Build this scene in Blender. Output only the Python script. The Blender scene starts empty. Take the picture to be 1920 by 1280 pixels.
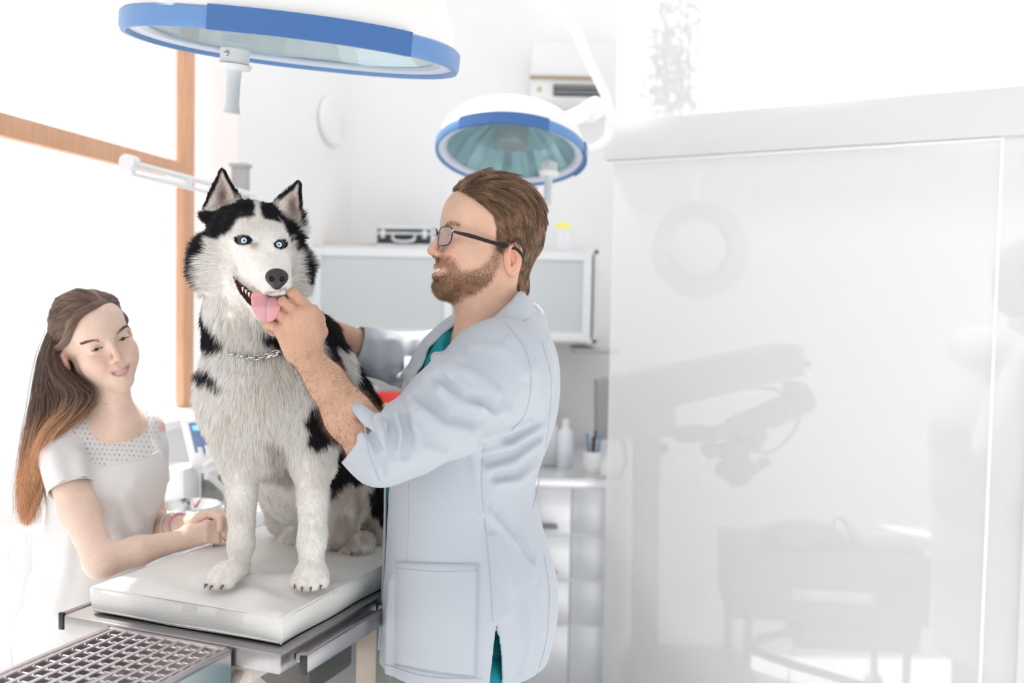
import bpy, bmesh, math, random
import numpy as np
from mathutils import Vector, Matrix, Euler
S = bpy.context.scene
COL = S.collection
PI = math.pi
# ------------------------------------------------------------------ camera, daylight, exposure
W0, H0, FPX = 1920, 1280, 1790.0
CAM = np.array([0.0, 0.0, 1.5])
PITCH, ROLL = math.radians(-2.56), math.radians(1.1)
cd = bpy.data.cameras.new('camera'); cam = bpy.data.objects.new('camera', cd); COL.objects.link(cam)
cd.sensor_fit = 'HORIZONTAL'; cd.sensor_width = 36.0; cd.lens = FPX / W0 * 36.0
cd.clip_start = 0.02; cd.clip_end = 200
cam.matrix_world = Matrix.Translation(Vector(CAM)) @ Matrix.Rotation(PI / 2 + PITCH, 4, 'X') @ Matrix.Rotation(ROLL, 4, 'Z')
cd.dof.use_dof = True; cd.dof.focus_distance = 1.72; cd.dof.aperture_fstop = 2.3
S.camera = cam
CR = np.array(cam.matrix_world.to_3x3())
S.view_settings.view_transform = 'Standard'; S.view_settings.look = 'None'
S.view_settings.gamma = 1.0; S.view_settings.use_curve_mapping = False
S.view_settings.exposure = 0.0
S.cycles.max_bounces = 8; S.cycles.diffuse_bounces = 4; S.cycles.glossy_bounces = 5
S.cycles.transparent_max_bounces = 24; S.cycles.caustics_reflective = False; S.cycles.caustics_refractive = False
S.cycles.use_denoising = True; S.cycles.sample_clamp_indirect = 4.0
wd = bpy.data.worlds.new('daylight'); S.world = wd; wd.use_nodes = True
_nt = wd.node_tree; _nt.nodes.clear()
_o = _nt.nodes.new('ShaderNodeOutputWorld'); _b = _nt.nodes.new('ShaderNodeBackground')
_tc = _nt.nodes.new('ShaderNodeTexCoord'); _sx = _nt.nodes.new('ShaderNodeSeparateXYZ'); _cr = _nt.nodes.new('ShaderNodeValToRGB')
_nt.links.new(_tc.outputs['Generated'], _sx.inputs[0]); _mr = _nt.nodes.new('ShaderNodeMapRange'); _nt.links.new(_sx.outputs['Z'], _mr.inputs[0]); _mr.inputs[1].default_value = -1; _mr.inputs[2].default_value = 1; _nt.links.new(_mr.outputs[0], _cr.inputs[0])
_cr.color_ramp.elements[0].position = 0.35; _cr.color_ramp.elements[0].color = (0.62, 0.60, 0.58, 1)
_cr.color_ramp.elements[1].position = 0.5; _cr.color_ramp.elements[1].color = (1.0, 1.0, 1.02, 1)
_dt = _nt.nodes.new('ShaderNodeVectorMath'); _dt.operation = 'DOT_PRODUCT'; _dt.inputs[1].default_value = (-.70, .70, .15); _nt.links.new(_tc.outputs['Generated'], _dt.inputs[0])
_m2 = _nt.nodes.new('ShaderNodeMapRange'); _m2.inputs[1].default_value = -.8; _m2.inputs[2].default_value = .3; _m2.inputs[3].default_value = .72; _m2.inputs[4].default_value = 1.12; _nt.links.new(_dt.outputs['Value'], _m2.inputs[0])
_vm = _nt.nodes.new('ShaderNodeVectorMath'); _vm.operation = 'SCALE'; _nt.links.new(_cr.outputs[0], _vm.inputs[0]); _nt.links.new(_m2.outputs[0], _vm.inputs['Scale']); _nt.links.new(_vm.outputs[0], _b.inputs[0]); _b.inputs[1].default_value = 1.22
_nt.links.new(_b.outputs[0], _o.inputs[0])
sd = bpy.data.lights.new('sun', 'SUN'); sd.energy = 7.0; sd.angle = math.radians(1.5); sd.color = (1.0, 0.96, 0.90)
sun = bpy.data.objects.new('sun', sd); COL.objects.link(sun)
cl_ = bpy.data.lights.new('wall_fill', 'AREA'); cl_.shape = 'RECTANGLE'; cl_.size = 2.4; cl_.size_y = 1.0; cl_.energy = 3.8; cl_.color = (1, .99, .98)  # added fill light, no fixture seen; brightens the rear walls and counter
clo = bpy.data.objects.new('wall_fill', cl_); COL.objects.link(clo); clo.location = (.15, 2.45, 3.45); clo.rotation_euler = (math.radians(38), 0, 0)
sun.rotation_euler = Vector((-0.72, 0.66, 1.70)).to_track_quat('Z', 'Y').to_euler()

# ------------------------------------------------------------------ placing: a ray of the lens met with the vertical plane at distance Y
def ray(px, py):
    d = np.array([(px - W0 / 2) / FPX, -(py - H0 / 2) / FPX, -1.0])
    return CR @ d
def P(px, py, Y):
    d = ray(px, py); return CAM + d * (Y / d[1])
def PZ(px, py, z):
    d = ray(px, py); return CAM + d * ((z - CAM[2]) / d[2])
def PXL(p):
    q = (np.asarray(p) - CAM) @ CR
    return np.stack([W0 / 2 + FPX * q[..., 0] / -q[..., 2], H0 / 2 - FPX * q[..., 1] / -q[..., 2]], -1)
def nrm(v):
    v = np.asarray(v, float); return v / max(np.linalg.norm(v), 1e-12)
rng = np.random.default_rng(7)

# ------------------------------------------------------------------ materials
MATS = {}
def mat(name, col, rough=0.5, metal=0.0, noise=0.0, nscale=20.0, bump=0.0, bscale=60.0, attr=None, trans=0.0, ior=1.45,
        sss=0.0, sheen=0.0, alpha=1.0, emis=None, coat=0.0, spec=0.5, stretch=None, col2=None, btype='noise', bdist=0.002):
    if name in MATS: return MATS[name]
    m = bpy.data.materials.new(name); m.use_nodes = True; nt = m.node_tree; b = nt.nodes['Principled BSDF']
    col = tuple(col) + ((1,) if len(col) == 3 else ())
    b.inputs['Base Color'].default_value = col; b.inputs['Roughness'].default_value = rough; b.inputs['Metallic'].default_value = metal
    b.inputs['IOR'].default_value = ior; b.inputs['Transmission Weight'].default_value = trans; b.inputs['Alpha'].default_value = alpha
    b.inputs['Coat Weight'].default_value = coat; b.inputs['Specular IOR Level'].default_value = spec
    if sheen: b.inputs['Sheen Weight'].default_value = sheen; b.inputs['Sheen Roughness'].default_value = 0.4
    if sss:
        b.inputs['Subsurface Weight'].default_value = sss; b.inputs['Subsurface Radius'].default_value = (1.0, 0.35, 0.2); b.inputs['Subsurface Scale'].default_value = 0.006
    if emis: b.inputs['Emission Color'].default_value = tuple(emis[:3]) + (1,); b.inputs['Emission Strength'].default_value = emis[3]
    src = None
    tc = nt.nodes.new('ShaderNodeTexCoord'); vec = tc.outputs['Object']
    if stretch:
        mp = nt.nodes.new('ShaderNodeMapping'); mp.inputs['Scale'].default_value = stretch; nt.links.new(vec, mp.inputs[0]); vec = mp.outputs[0]
    if attr:
        a = nt.nodes.new('ShaderNodeAttribute'); a.attribute_name = attr; src = a.outputs['Color']; nt.links.new(src, b.inputs['Base Color'])
    if noise or col2:
        n = nt.nodes.new('ShaderNodeTexNoise'); n.inputs['Scale'].default_value = nscale; n.inputs['Detail'].default_value = 5; nt.links.new(vec, n.inputs[0])
        r = nt.nodes.new('ShaderNodeMapRange'); nt.links.new(n.outputs[0], r.inputs[0]); r.inputs[1].default_value = .3; r.inputs[2].default_value = .7
        mx = nt.nodes.new('ShaderNodeMix'); mx.data_type = 'RGBA'
        if col2:
            mx.inputs['A'].default_value = col; mx.inputs['B'].default_value = tuple(col2) + (1,); nt.links.new(r.outputs[0], mx.inputs['Factor'])
        else:
            r.inputs[3].default_value = 1 - noise; r.inputs[4].default_value = 1 + noise * .3
            mx.blend_type = 'MULTIPLY'; mx.inputs['Factor'].default_value = 1
            if src: nt.links.new(src, mx.inputs['A'])
            else: mx.inputs['A'].default_value = col
            nt.links.new(r.outputs[0], mx.inputs['B'])
        nt.links.new(mx.outputs['Result'], b.inputs['Base Color'])
    if bump:
        if btype == 'voronoi': n = nt.nodes.new('ShaderNodeTexVoronoi'); n.feature = 'SMOOTH_F1'; n.inputs['Scale'].default_value = bscale; out = n.outputs['Distance']
        else: n = nt.nodes.new('ShaderNodeTexNoise'); n.inputs['Scale'].default_value = bscale; n.inputs['Detail'].default_value = 4; out = n.outputs[0]
        nt.links.new(vec, n.inputs[0]); bp = nt.nodes.new('ShaderNodeBump'); bp.inputs['Strength'].default_value = bump; bp.inputs['Distance'].default_value = bdist
        nt.links.new(out, bp.inputs['Height']); nt.links.new(bp.outputs[0], b.inputs['Normal'])
    MATS[name] = m; return m

# ------------------------------------------------------------------ objects and tags
def link(name, data, parent=None):
    o = bpy.data.objects.new(name, data); COL.objects.link(o)
    if parent is not None: o.parent = parent; o.matrix_parent_inverse = parent.matrix_world.inverted()
    return o
def tag(o, label=None, cat=None, group=None, kind=None):
    if label: o['label'] = label
    if cat: o['category'] = cat
    if group: o['group'] = group
    if kind: o['kind'] = kind
    return o
def thing(name, loc, label, cat, group=None):
    o = bpy.data.objects.new(name, None); COL.objects.link(o); o.location = Vector(loc); o.empty_display_size = .05
    bpy.context.view_layer.update()
    return tag(o, label, cat, group)
def struct(o): o['kind'] = 'structure'; return o
def mesh_obj(name, V, F, m, parent=None, smooth=True, cols=None):
    me = bpy.data.meshes.new(name)
    V = np.asarray(V, np.float32)
    if isinstance(F, np.ndarray) and F.ndim == 2:
        n, k = F.shape; me.vertices.add(len(V)); me.vertices.foreach_set('co', V.ravel())
        me.loops.add(n * k); me.loops.foreach_set('vertex_index', F.astype(np.int32).ravel())
        me.polygons.add(n); me.polygons.foreach_set('loop_start', np.arange(0, n * k, k, dtype=np.int32)); me.polygons.foreach_set('loop_total', np.full(n, k, np.int32))
        me.update(calc_edges=True)
    else:
        me.from_pydata([tuple(map(float, v)) for v in V], [], [tuple(map(int, f)) for f in F])
    if cols is not None:
        a = me.color_attributes.new('Col', 'FLOAT_COLOR', 'POINT'); c = np.ones((len(V), 4), np.float32); c[:, :3] = cols; a.data.foreach_set('color', c.ravel())
    me.polygons.foreach_set('use_smooth', [smooth] * len(me.polygons))
    if m: me.materials.append(m)
    me.update(); return link(name, me, parent)

class MB:
    """collects boxes, tubes, lathes, prisms; build() links them as one mesh object"""
    def __init__(s): s.bm = bmesh.new()
    def box(s, c, size, R=None, bevel=0.0, seg=2):
        g = bmesh.ops.create_cube(s.bm, size=1.0); vs = g['verts']
        M = Matrix.Translation(Vector(c)) @ (Matrix([list(map(float, r)) for r in R]).to_4x4() if R is not None else Matrix.Identity(4)) @ Matrix.Diagonal((*map(float, size), 1))
        bmesh.ops.transform(s.bm, matrix=M, verts=vs)
        if bevel: bmesh.ops.bevel(s.bm, geom=list({e for v in vs for e in v.link_edges}), offset=bevel, segments=seg, profile=.5, affect='EDGES', clamp_overlap=True)
        return s
    def tube(s, pts, r, n=12, cap=True, flat=1.0):
        pts = [np.asarray(p, float) for p in pts]; N = len(pts); rs = r if hasattr(r, '__len__') else [r] * N
        t0 = nrm(pts[1] - pts[0]); up = np.array([0, 0, 1.]) if abs(t0[2]) < .9 else np.array([1., 0, 0]); a = nrm(np.cross(t0, up)); rings = []
        for i in range(N):
            t = nrm(pts[min(i + 1, N - 1)] - pts[max(i - 1, 0)]); a = nrm(a - t * np.dot(a, t)); b = np.cross(t, a)
            rings.append([s.bm.verts.new(pts[i] + rs[i] * (a * math.cos(k * 2 * PI / n) + b * flat * math.sin(k * 2 * PI / n))) for k in range(n)])
        for i in range(N - 1):
            for k in range(n): s.bm.faces.new((rings[i][k], rings[i][(k + 1) % n], rings[i + 1][(k + 1) % n], rings[i + 1][k]))
        if cap: s.bm.faces.new(rings[0][::-1]); s.bm.faces.new(rings[-1])
        return s
    def lathe(s, prof, c=(0, 0, 0), R=None, n=32, sx=1.0, sy=1.0, cap=True, pw=2.0, cap0=True):
        R = np.eye(3) if R is None else np.asarray(R); c = np.asarray(c, float); rings = []
        for (r, z) in prof:
            ring = []
            for k in range(n):
                th = k * 2 * PI / n; ca, sa = math.cos(th), math.sin(th); q = (abs(ca) ** pw + abs(sa) ** pw) ** (-1 / pw)
                ring.append(s.bm.verts.new(c + R @ np.array([r * sx * ca * q, r * sy * sa * q, z])))
            rings.append(ring)
        for i in range(len(rings) - 1):
            for k in range(n): s.bm.faces.new((rings[i][k], rings[i][(k + 1) % n], rings[i + 1][(k + 1) % n], rings[i + 1][k]))
        if cap:
            if cap0: s.bm.faces.new(rings[0][::-1])
            s.bm.faces.new(rings[-1])
        return s
    def prism(s, pts, ext):
        """closed 3D outline pushed along the vector ext"""
        a = [s.bm.verts.new(Vector(p)) for p in pts]; b = [s.bm.verts.new(Vector(np.asarray(p) + np.asarray(ext))) for p in pts]; n = len(pts)
        s.bm.faces.new(a[::-1]); s.bm.faces.new(b)
        for k in range(n): s.bm.faces.new((a[k], a[(k + 1) % n], b[(k + 1) % n], b[k]))
        return s
    def ball(s, c, r, R=None, seg=20):
        g = bmesh.ops.create_uvsphere(s.bm, u_segments=seg, v_segments=seg // 2 + 2, radius=1.0)
        r = r if hasattr(r, '__len__') else (r, r, r)
        M = Matrix.Translation(Vector(c)) @ (Matrix([list(map(float, q)) for q in R]).to_4x4() if R is not None else Matrix.Identity(4)) @ Matrix.Diagonal((*map(float, r), 1))
        bmesh.ops.transform(s.bm, matrix=M, verts=g['verts']); return s
    def build(s, name, m, parent=None, smooth=True, angle=40):
        bmesh.ops.recalc_face_normals(s.bm, faces=s.bm.faces)
        if smooth:
            for f in s.bm.faces: f.smooth = True
            for e in s.bm.edges:
                if len(e.link_faces) == 2 and e.calc_face_angle(0) > math.radians(angle): e.smooth = False
        me = bpy.data.meshes.new(name); s.bm.to_mesh(me); s.bm.free()
        if m: me.materials.append(m)
        return link(name, me, parent)
def rotz(a): c, s = math.cos(a), math.sin(a); return np.array([[c, -s, 0], [s, c, 0], [0, 0, 1.]])
def frame(x, up=(0, 0, 1)):
    x = nrm(x); y = nrm(np.cross(up, x)); return np.stack([x, y, np.cross(x, y)], 1)
def spline(pts, n):
    """Catmull-Rom through rows of numbers"""
    p = np.asarray(pts, float); p = np.vstack([2 * p[0] - p[1], p, 2 * p[-1] - p[-2]]); m = len(p) - 3; out = []
    for u in np.linspace(0, m - 1e-9, n):
        i = int(u); t = u - i; a, b, c, d = p[i:i + 4]
        out.append(.5 * (2 * b + (c - a) * t + (2 * a - 5 * b + 4 * c - d) * t * t + (3 * b - a - 3 * c + d) * t ** 3))
    return np.array(out)
# ------------------------------------------------------------------ organic shapes: smooth unions of rounded primitives, meshed on a fine lattice
class Shape:
    def __init__(s): s.ops = []
    def rc(s, a, b, r1, r2, k=.01, mode='u'): s.ops.append(('rc', (np.array(a, float), np.array(b, float), float(r1), float(r2)), mode, k)); return s
    def sp(s, a, r, k=.01, mode='u'): return s.el(a, (r, r, r), k, None, mode)
    def el(s, c, r, k=.01, R=None, mode='u'):
        s.ops.append(('el', (np.array(c, float), np.array(r, float), np.eye(3) if R is None else np.array(R, float)), mode, k)); return s
    def bx(s, c, h, rd=.002, k=.005, R=None, mode='u'):
        s.ops.append(('bx', (np.array(c, float), np.array(h, float), np.eye(3) if R is None else np.array(R, float), rd), mode, k)); return s
    def ch(s, pts, rs, k=.01, mode='u', kk=.0):
        pts = np.array(pts, float); rs = np.array(rs if hasattr(rs, '__len__') else [rs] * len(pts), float)
        s.ops.append(('ch', (pts, rs, kk), mode, k)); return s
    def hs(s, p, n, k=.004, mode='s'): s.ops.append(('hs', (np.array(p, float), nrm(n)), mode, k)); return s
    def shell(s, t): s.ops.append(('shell', (t,), 'x', 0)); return s
    def key(s): return repr([(o[0], [np.round(np.asarray(q), 5).tolist() for q in o[1]], o[2], o[3]) for o in s.ops])
def prim(t, a, p):
    if t == 'rc':
        ba = a[1] - a[0]; L = max(ba @ ba, 1e-12); q = p - a[0]; h = np.clip(q @ ba / L, 0, 1)
        return np.linalg.norm(q - h[:, None] * ba, axis=1) - (a[2] + (a[3] - a[2]) * h)
    if t == 'el':
        q = (p - a[0]) @ a[2]; k0 = np.linalg.norm(q / a[1], axis=1); k1 = np.linalg.norm(q / a[1] ** 2, axis=1)
        return k0 * (k0 - 1) / np.maximum(k1, 1e-9) if not np.allclose(a[1], a[1][0]) else (k0 - 1) * a[1][0]
    if t == 'bx':
        q = np.abs((p - a[0]) @ a[2]) - (a[1] - a[3])
        return np.linalg.norm(np.maximum(q, 0), axis=1) + np.minimum(q.max(1), 0) - a[3]
    if t == 'hs': return (p - a[0]) @ a[1]
    if t == 'ch':
        d = None
        for i in range(len(a[0]) - 1):
            e = prim('rc', (a[0][i], a[0][i + 1], a[1][i], a[1][i + 1]), p); d = e if d is None else (smin(d, e, a[2]) if a[2] else np.minimum(d, e))
        return d
def smin(a, b, k):
    if k <= 0: return np.minimum(a, b)
    h = np.maximum(k - np.abs(a - b), 0) / k
    return np.minimum(a, b) - h * h * k * .25
def comb(f, d, mode, k):
    if mode == 'u': return smin(f, d, k)
    if mode == 's': return -smin(-f, d, k)
    if mode == 'i': return -smin(-f, -d, k)
def sdf(ops, p, idx=None):
    f = np.full(len(p), 1.0)
    for i, (t, a, mode, k) in enumerate(ops):
        if t == 'shell': f = np.maximum(f, -(f + a[0])); continue
        if idx is not None and not idx[i]: continue
        f = comb(f, prim(t, a, p), mode, k)
    return f
def bounds(ops):
    lo, hi = [], []
    for t, a, mode, k in ops:
        if mode != 'u' or t == 'hs': continue
        if t == 'rc': lo += [a[0] - a[2], a[1] - a[3]]; hi += [a[0] + a[2], a[1] + a[3]]
        elif t == 'el': m = a[1].max(); lo.append(a[0] - m); hi.append(a[0] + m)
        elif t == 'bx': m = np.linalg.norm(a[1]); lo.append(a[0] - m); hi.append(a[0] + m)
        elif t == 'ch': m = a[1].max(); lo.append(a[0].min(0) - m); hi.append(a[0].max(0) + m)
    return np.min(lo, 0) - .02, np.max(hi, 0) + .02
def polygonize(shape, h, disp=None, amp=0.0, smooth=2):
    ops = shape.ops; lo, hi = bounds(ops); B = 12; E = B * h
    nb = np.ceil((hi - lo) / E).astype(int); g = np.stack(np.meshgrid(*[np.arange(n) for n in nb], indexing='ij'), -1).reshape(-1, 3)
    C = lo + (g + .5) * E; R = E * .87
    D = np.stack([(prim(t, a, C) * (.5 if t == 'el' else 1)) if t != 'shell' else np.zeros(len(C)) for t, a, m, k in ops], 1)
    f = sdf(ops, C); ok = np.abs(f) < R * 2.4 + amp + .01
    if any(o[0] == 'shell' for o in ops):
        pre = ops[:[o[0] for o in ops].index('shell')]; ok = np.abs(sdf(pre, C)) < R * 2.4 + amp + .012
    ks = np.array([o[3] for o in ops]); gi = g[ok]; DD = D[ok]
    O = np.stack(np.meshgrid(*[np.arange(B + 1)] * 3, indexing='ij'), -1).reshape(-1, 3)
    dims = nb * B + 2; mul = np.array([dims[1] * dims[2], dims[2], 1], np.int64)
    VK, VP, QX = [], [], []
    for b, dd in zip(gi, DD):
        idx = dd < R * 1.35 + ks * 1.0 + amp + .006
        p = lo + (b * B + O) * h; v = sdf(ops, p, idx)
        if disp is not None: v = v + disp(p)
        v = v.reshape(B + 1, B + 1, B + 1)
        if v.min() > 0 or v.max() < 0: continue
        sgn = v < 0; base = b * B
        c = sgn[:-1, :-1, :-1].astype(np.int8)
        tot = sum(sgn[i:i + B, j:j + B, l:l + B].astype(np.int8) for i in (0, 1) for j in (0, 1) for l in (0, 1))
        cell = np.argwhere((tot > 0) & (tot < 8))
        if len(cell):
            acc = np.zeros((len(cell), 3)); cnt = np.zeros(len(cell))
            cs = {(i, j, l): v[cell[:, 0] + i, cell[:, 1] + j, cell[:, 2] + l] for i in (0, 1) for j in (0, 1) for l in (0, 1)}
            for a0 in cs:
                for ax in range(3):
                    if a0[ax]: continue
                    a1 = list(a0); a1[ax] = 1; va, vb = cs[a0], cs[tuple(a1)]; cross = (va < 0) != (vb < 0)
                    t = np.where(cross, va / np.where(np.abs(va - vb) < 1e-12, 1e-12, va - vb), 0)
                    q = np.tile(np.array(a0, float), (len(cell), 1)); q[:, ax] += t; acc += q * cross[:, None]; cnt += cross
            VP.append(lo + (base + cell + acc / cnt[:, None]) * h); VK.append((base + cell + 1) @ mul)
        for ax in range(3):
            s0 = sgn[:B, :B, :B]; sl = [slice(0, B)] * 3; sl[ax] = slice(1, B + 1); s1 = sgn[tuple(sl)]
            e = np.argwhere(s0 != s1)
            if not len(e): continue
            fl = s0[tuple(e.T)]; o1, o2 = [a for a in range(3) if a != ax]; G = base + e + 1
            d1 = np.zeros(3, int); d1[o1] = 1; d2 = np.zeros(3, int); d2[o2] = 1
            q = np.stack([(G - d1 - d2) @ mul, (G - d2) @ mul, G @ mul, (G - d1) @ mul], 1)
            if ax == 1: fl = ~fl
            q[~fl] = q[~fl][:, ::-1]; QX.append(q)
    K = np.concatenate(VK); V = np.concatenate(VP); Q = np.concatenate(QX)
    o = np.argsort(K); K = K[o]; V = V[o]; I = np.searchsorted(K, Q); I = np.clip(I, 0, len(K) - 1)
    good = (K[I] == Q).all(1); F = I[good]
    for _ in range(smooth):
        acc = np.zeros_like(V); cnt = np.zeros(len(V))
        for a, b in ((0, 1), (1, 2), (2, 3), (3, 0)):
            np.add.at(acc, F[:, a], V[F[:, b]]); np.add.at(acc, F[:, b], V[F[:, a]]); np.add.at(cnt, F[:, a], 1); np.add.at(cnt, F[:, b], 1)
        V = np.where(cnt[:, None] > 0, .5 * V + .5 * acc / np.maximum(cnt, 1)[:, None], V)
    return V, F
def normals(V, F):
    n = np.cross(V[F[:, 2]] - V[F[:, 0]], V[F[:, 3]] - V[F[:, 1]]); N = np.zeros_like(V)
    for i in range(4): np.add.at(N, F[:, i], n)
    return N / np.maximum(np.linalg.norm(N, axis=1), 1e-12)[:, None]
def march(ops, px, py, t0=1.0, t1=3.0, n=90):
    """where the sight line meets a shape (used to lay seams, pockets and folds on cloth)"""
    d = nrm(ray(px, py)); t = t0; p = CAM + d * t
    for _ in range(n):
        f = sdf(ops, (CAM + d * t)[None])[0]
        if abs(f) < 3e-4: break
        t += f * .8
        if t > t1: return None
    return CAM + d * t
def grad(ops, p, e=.0015):
    p = np.asarray(p, float); p2 = p.reshape(-1, 3); g = np.zeros_like(p2)
    for i in range(3):
        d = np.zeros(3); d[i] = e; g[:, i] = sdf(ops, p2 + d) - sdf(ops, p2 - d)
    return (g / np.maximum(np.linalg.norm(g, axis=1), 1e-12)[:, None]).reshape(p.shape)
_h = lambda i, j, k, s: np.modf(np.abs(np.sin(i * 127.1 + j * 311.7 + k * 74.7 + s * 53.3) * 43758.5453))[0]
def vnoise(p, s=0):
    i = np.floor(p); f = p - i; f = f * f * (3 - 2 * f); r = 0
    for a in (0, 1):
        for b in (0, 1):
            for c in (0, 1):
                r = r + _h(i[:, 0] + a, i[:, 1] + b, i[:, 2] + c, s) * (f[:, 0] if a else 1 - f[:, 0]) * (f[:, 1] if b else 1 - f[:, 1]) * (f[:, 2] if c else 1 - f[:, 2])
    return r * 2 - 1
def inpoly(xy, poly, soft=0):
    """signed pixel distance to a polygon (negative inside)"""
    poly = np.asarray(poly, float); x, y = xy[:, 0], xy[:, 1]; ins = np.zeros(len(xy), bool); d = np.full(len(xy), 1e9)
    for i in range(len(poly)):
        a, b = poly[i - 1], poly[i]; c = ((a[1] > y) != (b[1] > y)); xx = (b[0] - a[0]) * (y - a[1]) / ((b[1] - a[1]) or 1e-9) + a[0]; ins ^= c & (x < xx)
        ba = b - a; h = np.clip(((x - a[0]) * ba[0] + (y - a[1]) * ba[1]) / max(ba @ ba, 1e-9), 0, 1)
        d = np.minimum(d, np.hypot(x - a[0] - h * ba[0], y - a[1] - h * ba[1]))
    return np.where(ins, -d, d)
def sample(V, F, n, w=None, seed=1):
    """n random points on the quads, weight per face"""
    r = np.random.default_rng(seed); T = np.vstack([F[:, [0, 1, 2]], F[:, [0, 2, 3]]])
    A = np.linalg.norm(np.cross(V[T[:, 1]] - V[T[:, 0]], V[T[:, 2]] - V[T[:, 0]]), axis=1)
    if w is not None: A = A * np.concatenate([w, w])
    c = np.cumsum(A); i = np.searchsorted(c, r.random(n) * c[-1]); u = np.sqrt(r.random(n)); v = r.random(n)
    bc = np.stack([1 - u, u * (1 - v), u * v], 1); return T[i], bc
def hair_obj(name, pts, rad, cols, m, parent=None):
    """pts (n,k,3), rad (n,k), cols (n,3) -> one curves object"""
    n, k, _ = pts.shape; hc = bpy.data.hair_curves.new(name); hc.add_curves([k] * n)
    hc.position_data.foreach_set('vector', pts.astype(np.float32).ravel())
    ra = hc.attributes.get('radius') or hc.attributes.new('radius', 'FLOAT', 'POINT'); ra.data.foreach_set('value', rad.astype(np.float32).ravel())
    cols = np.asarray(cols); pt = cols.ndim == 3; ca = hc.attributes.new('Col', 'FLOAT_COLOR', 'POINT' if pt else 'CURVE'); c = np.ones((n * k if pt else n, 4), np.float32); c[:, :3] = cols.reshape(-1, 3); ca.data.foreach_set('color', c.ravel())
    hc.materials.append(m); return link(name, hc, parent)
def clump(roots, dirs, lens, ng, k, bend, pull, jit, r0, seed=0, taper=.15):
    """strands gathered into locks: each root leans towards the tip of the lock it belongs to; returns points, radii, lock number"""
    from mathutils.kdtree import KDTree
    r = np.random.default_rng(seed); n = len(roots); g = r.choice(n, min(ng, n), replace=False); kd = KDTree(len(g))
    for i, j in enumerate(g): kd.insert(roots[j], i)
    kd.balance(); own = np.array([kd.find(p)[1] for p in roots])
    def path(p0, d0, L, B):
        P_ = [p0]; d = d0 / np.linalg.norm(d0, axis=1)[:, None]
        for i in range(1, k): P_.append(P_[-1] + d * (L / (k - 1))[:, None]); d = d + B; d /= np.linalg.norm(d, axis=1)[:, None]
        return np.stack(P_, 1)
    bd = bend if hasattr(bend, 'shape') and bend.shape == roots.shape else np.tile(np.asarray(bend, float) * np.ones(3), (n, 1))
    A = path(roots, dirs + r.normal(0, jit, roots.shape), lens, bd); Lg = lens[g] * (.8 + .4 * r.random(len(g))); G = path(roots[g], dirs[g] + r.normal(0, jit * 1.6, (len(g), 3)), Lg, bd[g])
    w = (np.linspace(0, 1, k) ** 1.3 * pull)[None, :, None]; Q = A * (1 - w) + G[own] * w
    return Q, r0 * np.linspace(1, taper, k)[None] * (.75 + .5 * r.random(n))[:, None], own
def cached(shape, h, tagname='', **kw): return polygonize(shape, h, **kw)
# ================================================================== the room
WHITE = mat('white_paint', (.90, .90, .905), .6, noise=.03, nscale=3)
GLOSSW = mat('white_lacquer', (.86, .87, .88), .3)
PLAST = mat('white_plastic', (.84, .85, .86), .35)
STEEL = mat('brushed_steel', (.66, .64, .64), .3, 1.0, noise=.08, nscale=8, stretch=(1, 30, 1))
STEELD = mat('dark_steel', (.46, .43, .44), .34, 1.0)
STEELW = mat('pale_steel', (.78, .79, .80), .32, .75, noise=.05, nscale=5)
WOOD = mat('orange_pine', (.74, .43, .27), .45, col2=(.62, .33, .19), nscale=9, stretch=(12, 12, 1))
BLACK = mat('black_plastic', (.02, .02, .025), .35)
GREYP = mat('grey_plastic', (.35, .37, .38), .4)

BACKY = 4.25; WD = nrm(np.array([.180, .984, 0])); WA = P(655, 430, BACKY) * [1, 1, 0] - WD * 1.45       # the window wall: a point of it and its direction
WD = nrm(WD); WN = np.array([WD[1], -WD[0], 0])                     # WN points into the room
RW = np.stack([WD, -WN, [0, 0, 1.]], 1)                             # local x along the wall, y outwards
def wallpt(s, out, z): return WA + WD * s - WN * out + np.array([0, 0, z])
def wbox(mb, s0, s1, o0, o1, z0, z1, bevel=0): mb.box(wallpt((s0 + s1) / 2, (o0 + o1) / 2, (z0 + z1) / 2), (abs(s1 - s0), abs(o1 - o0), abs(z1 - z0)), RW, bevel); return mb
def swall(px, z=1.5):
    """arc position on the window wall seen at pixel column px"""
    d = ray(px, 560); a = np.array([[d[0], -WD[0]], [d[1], -WD[1]]]); t, s = np.linalg.solve(a, (WA - CAM)[:2]); return s
def zwall(px, py, off=0):
    d = ray(px, py); o = WA + WN * off; a = np.array([[d[0], -WD[0]], [d[1], -WD[1]]]); t, s = np.linalg.solve(a, (o - CAM)[:2]); return s, CAM[2] + d[2] * t
sC = swall(655)
FL = mat('pale_floor', (.80, .81, .82), .35, noise=.04, nscale=2)
m = MB(); m.box((0, 1.5, -.05), (9, 9, .1)); struct(m.build('floor', FL))
xE = P(1150, 560, BACKY)[0]; m = MB(); m.box((xE / 2 - .7, BACKY + .06, 1.6), (xE + 1.4, .12, 3.2)); struct(m.build('wall_back', WHITE))
# window wall: solid from the reveal to the corner, sill below and lintel above the opening
sR = swall(443); sP1 = zwall(367, 200, -.10)[0]; sP0 = zwall(346, 200, -.10)[0]; sD = zwall(262, 560)[0]
m = MB(); wbox(m, sR, sC + .1, 0, .25, 0, 3.2); wbox(m, sD, sR, .0, .25, 0, zwall(330, 782)[1]); wbox(m, -3.2, sR, .0, .25, 2.48, 3.2)
struct(m.build('wall_left', WHITE))
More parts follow.
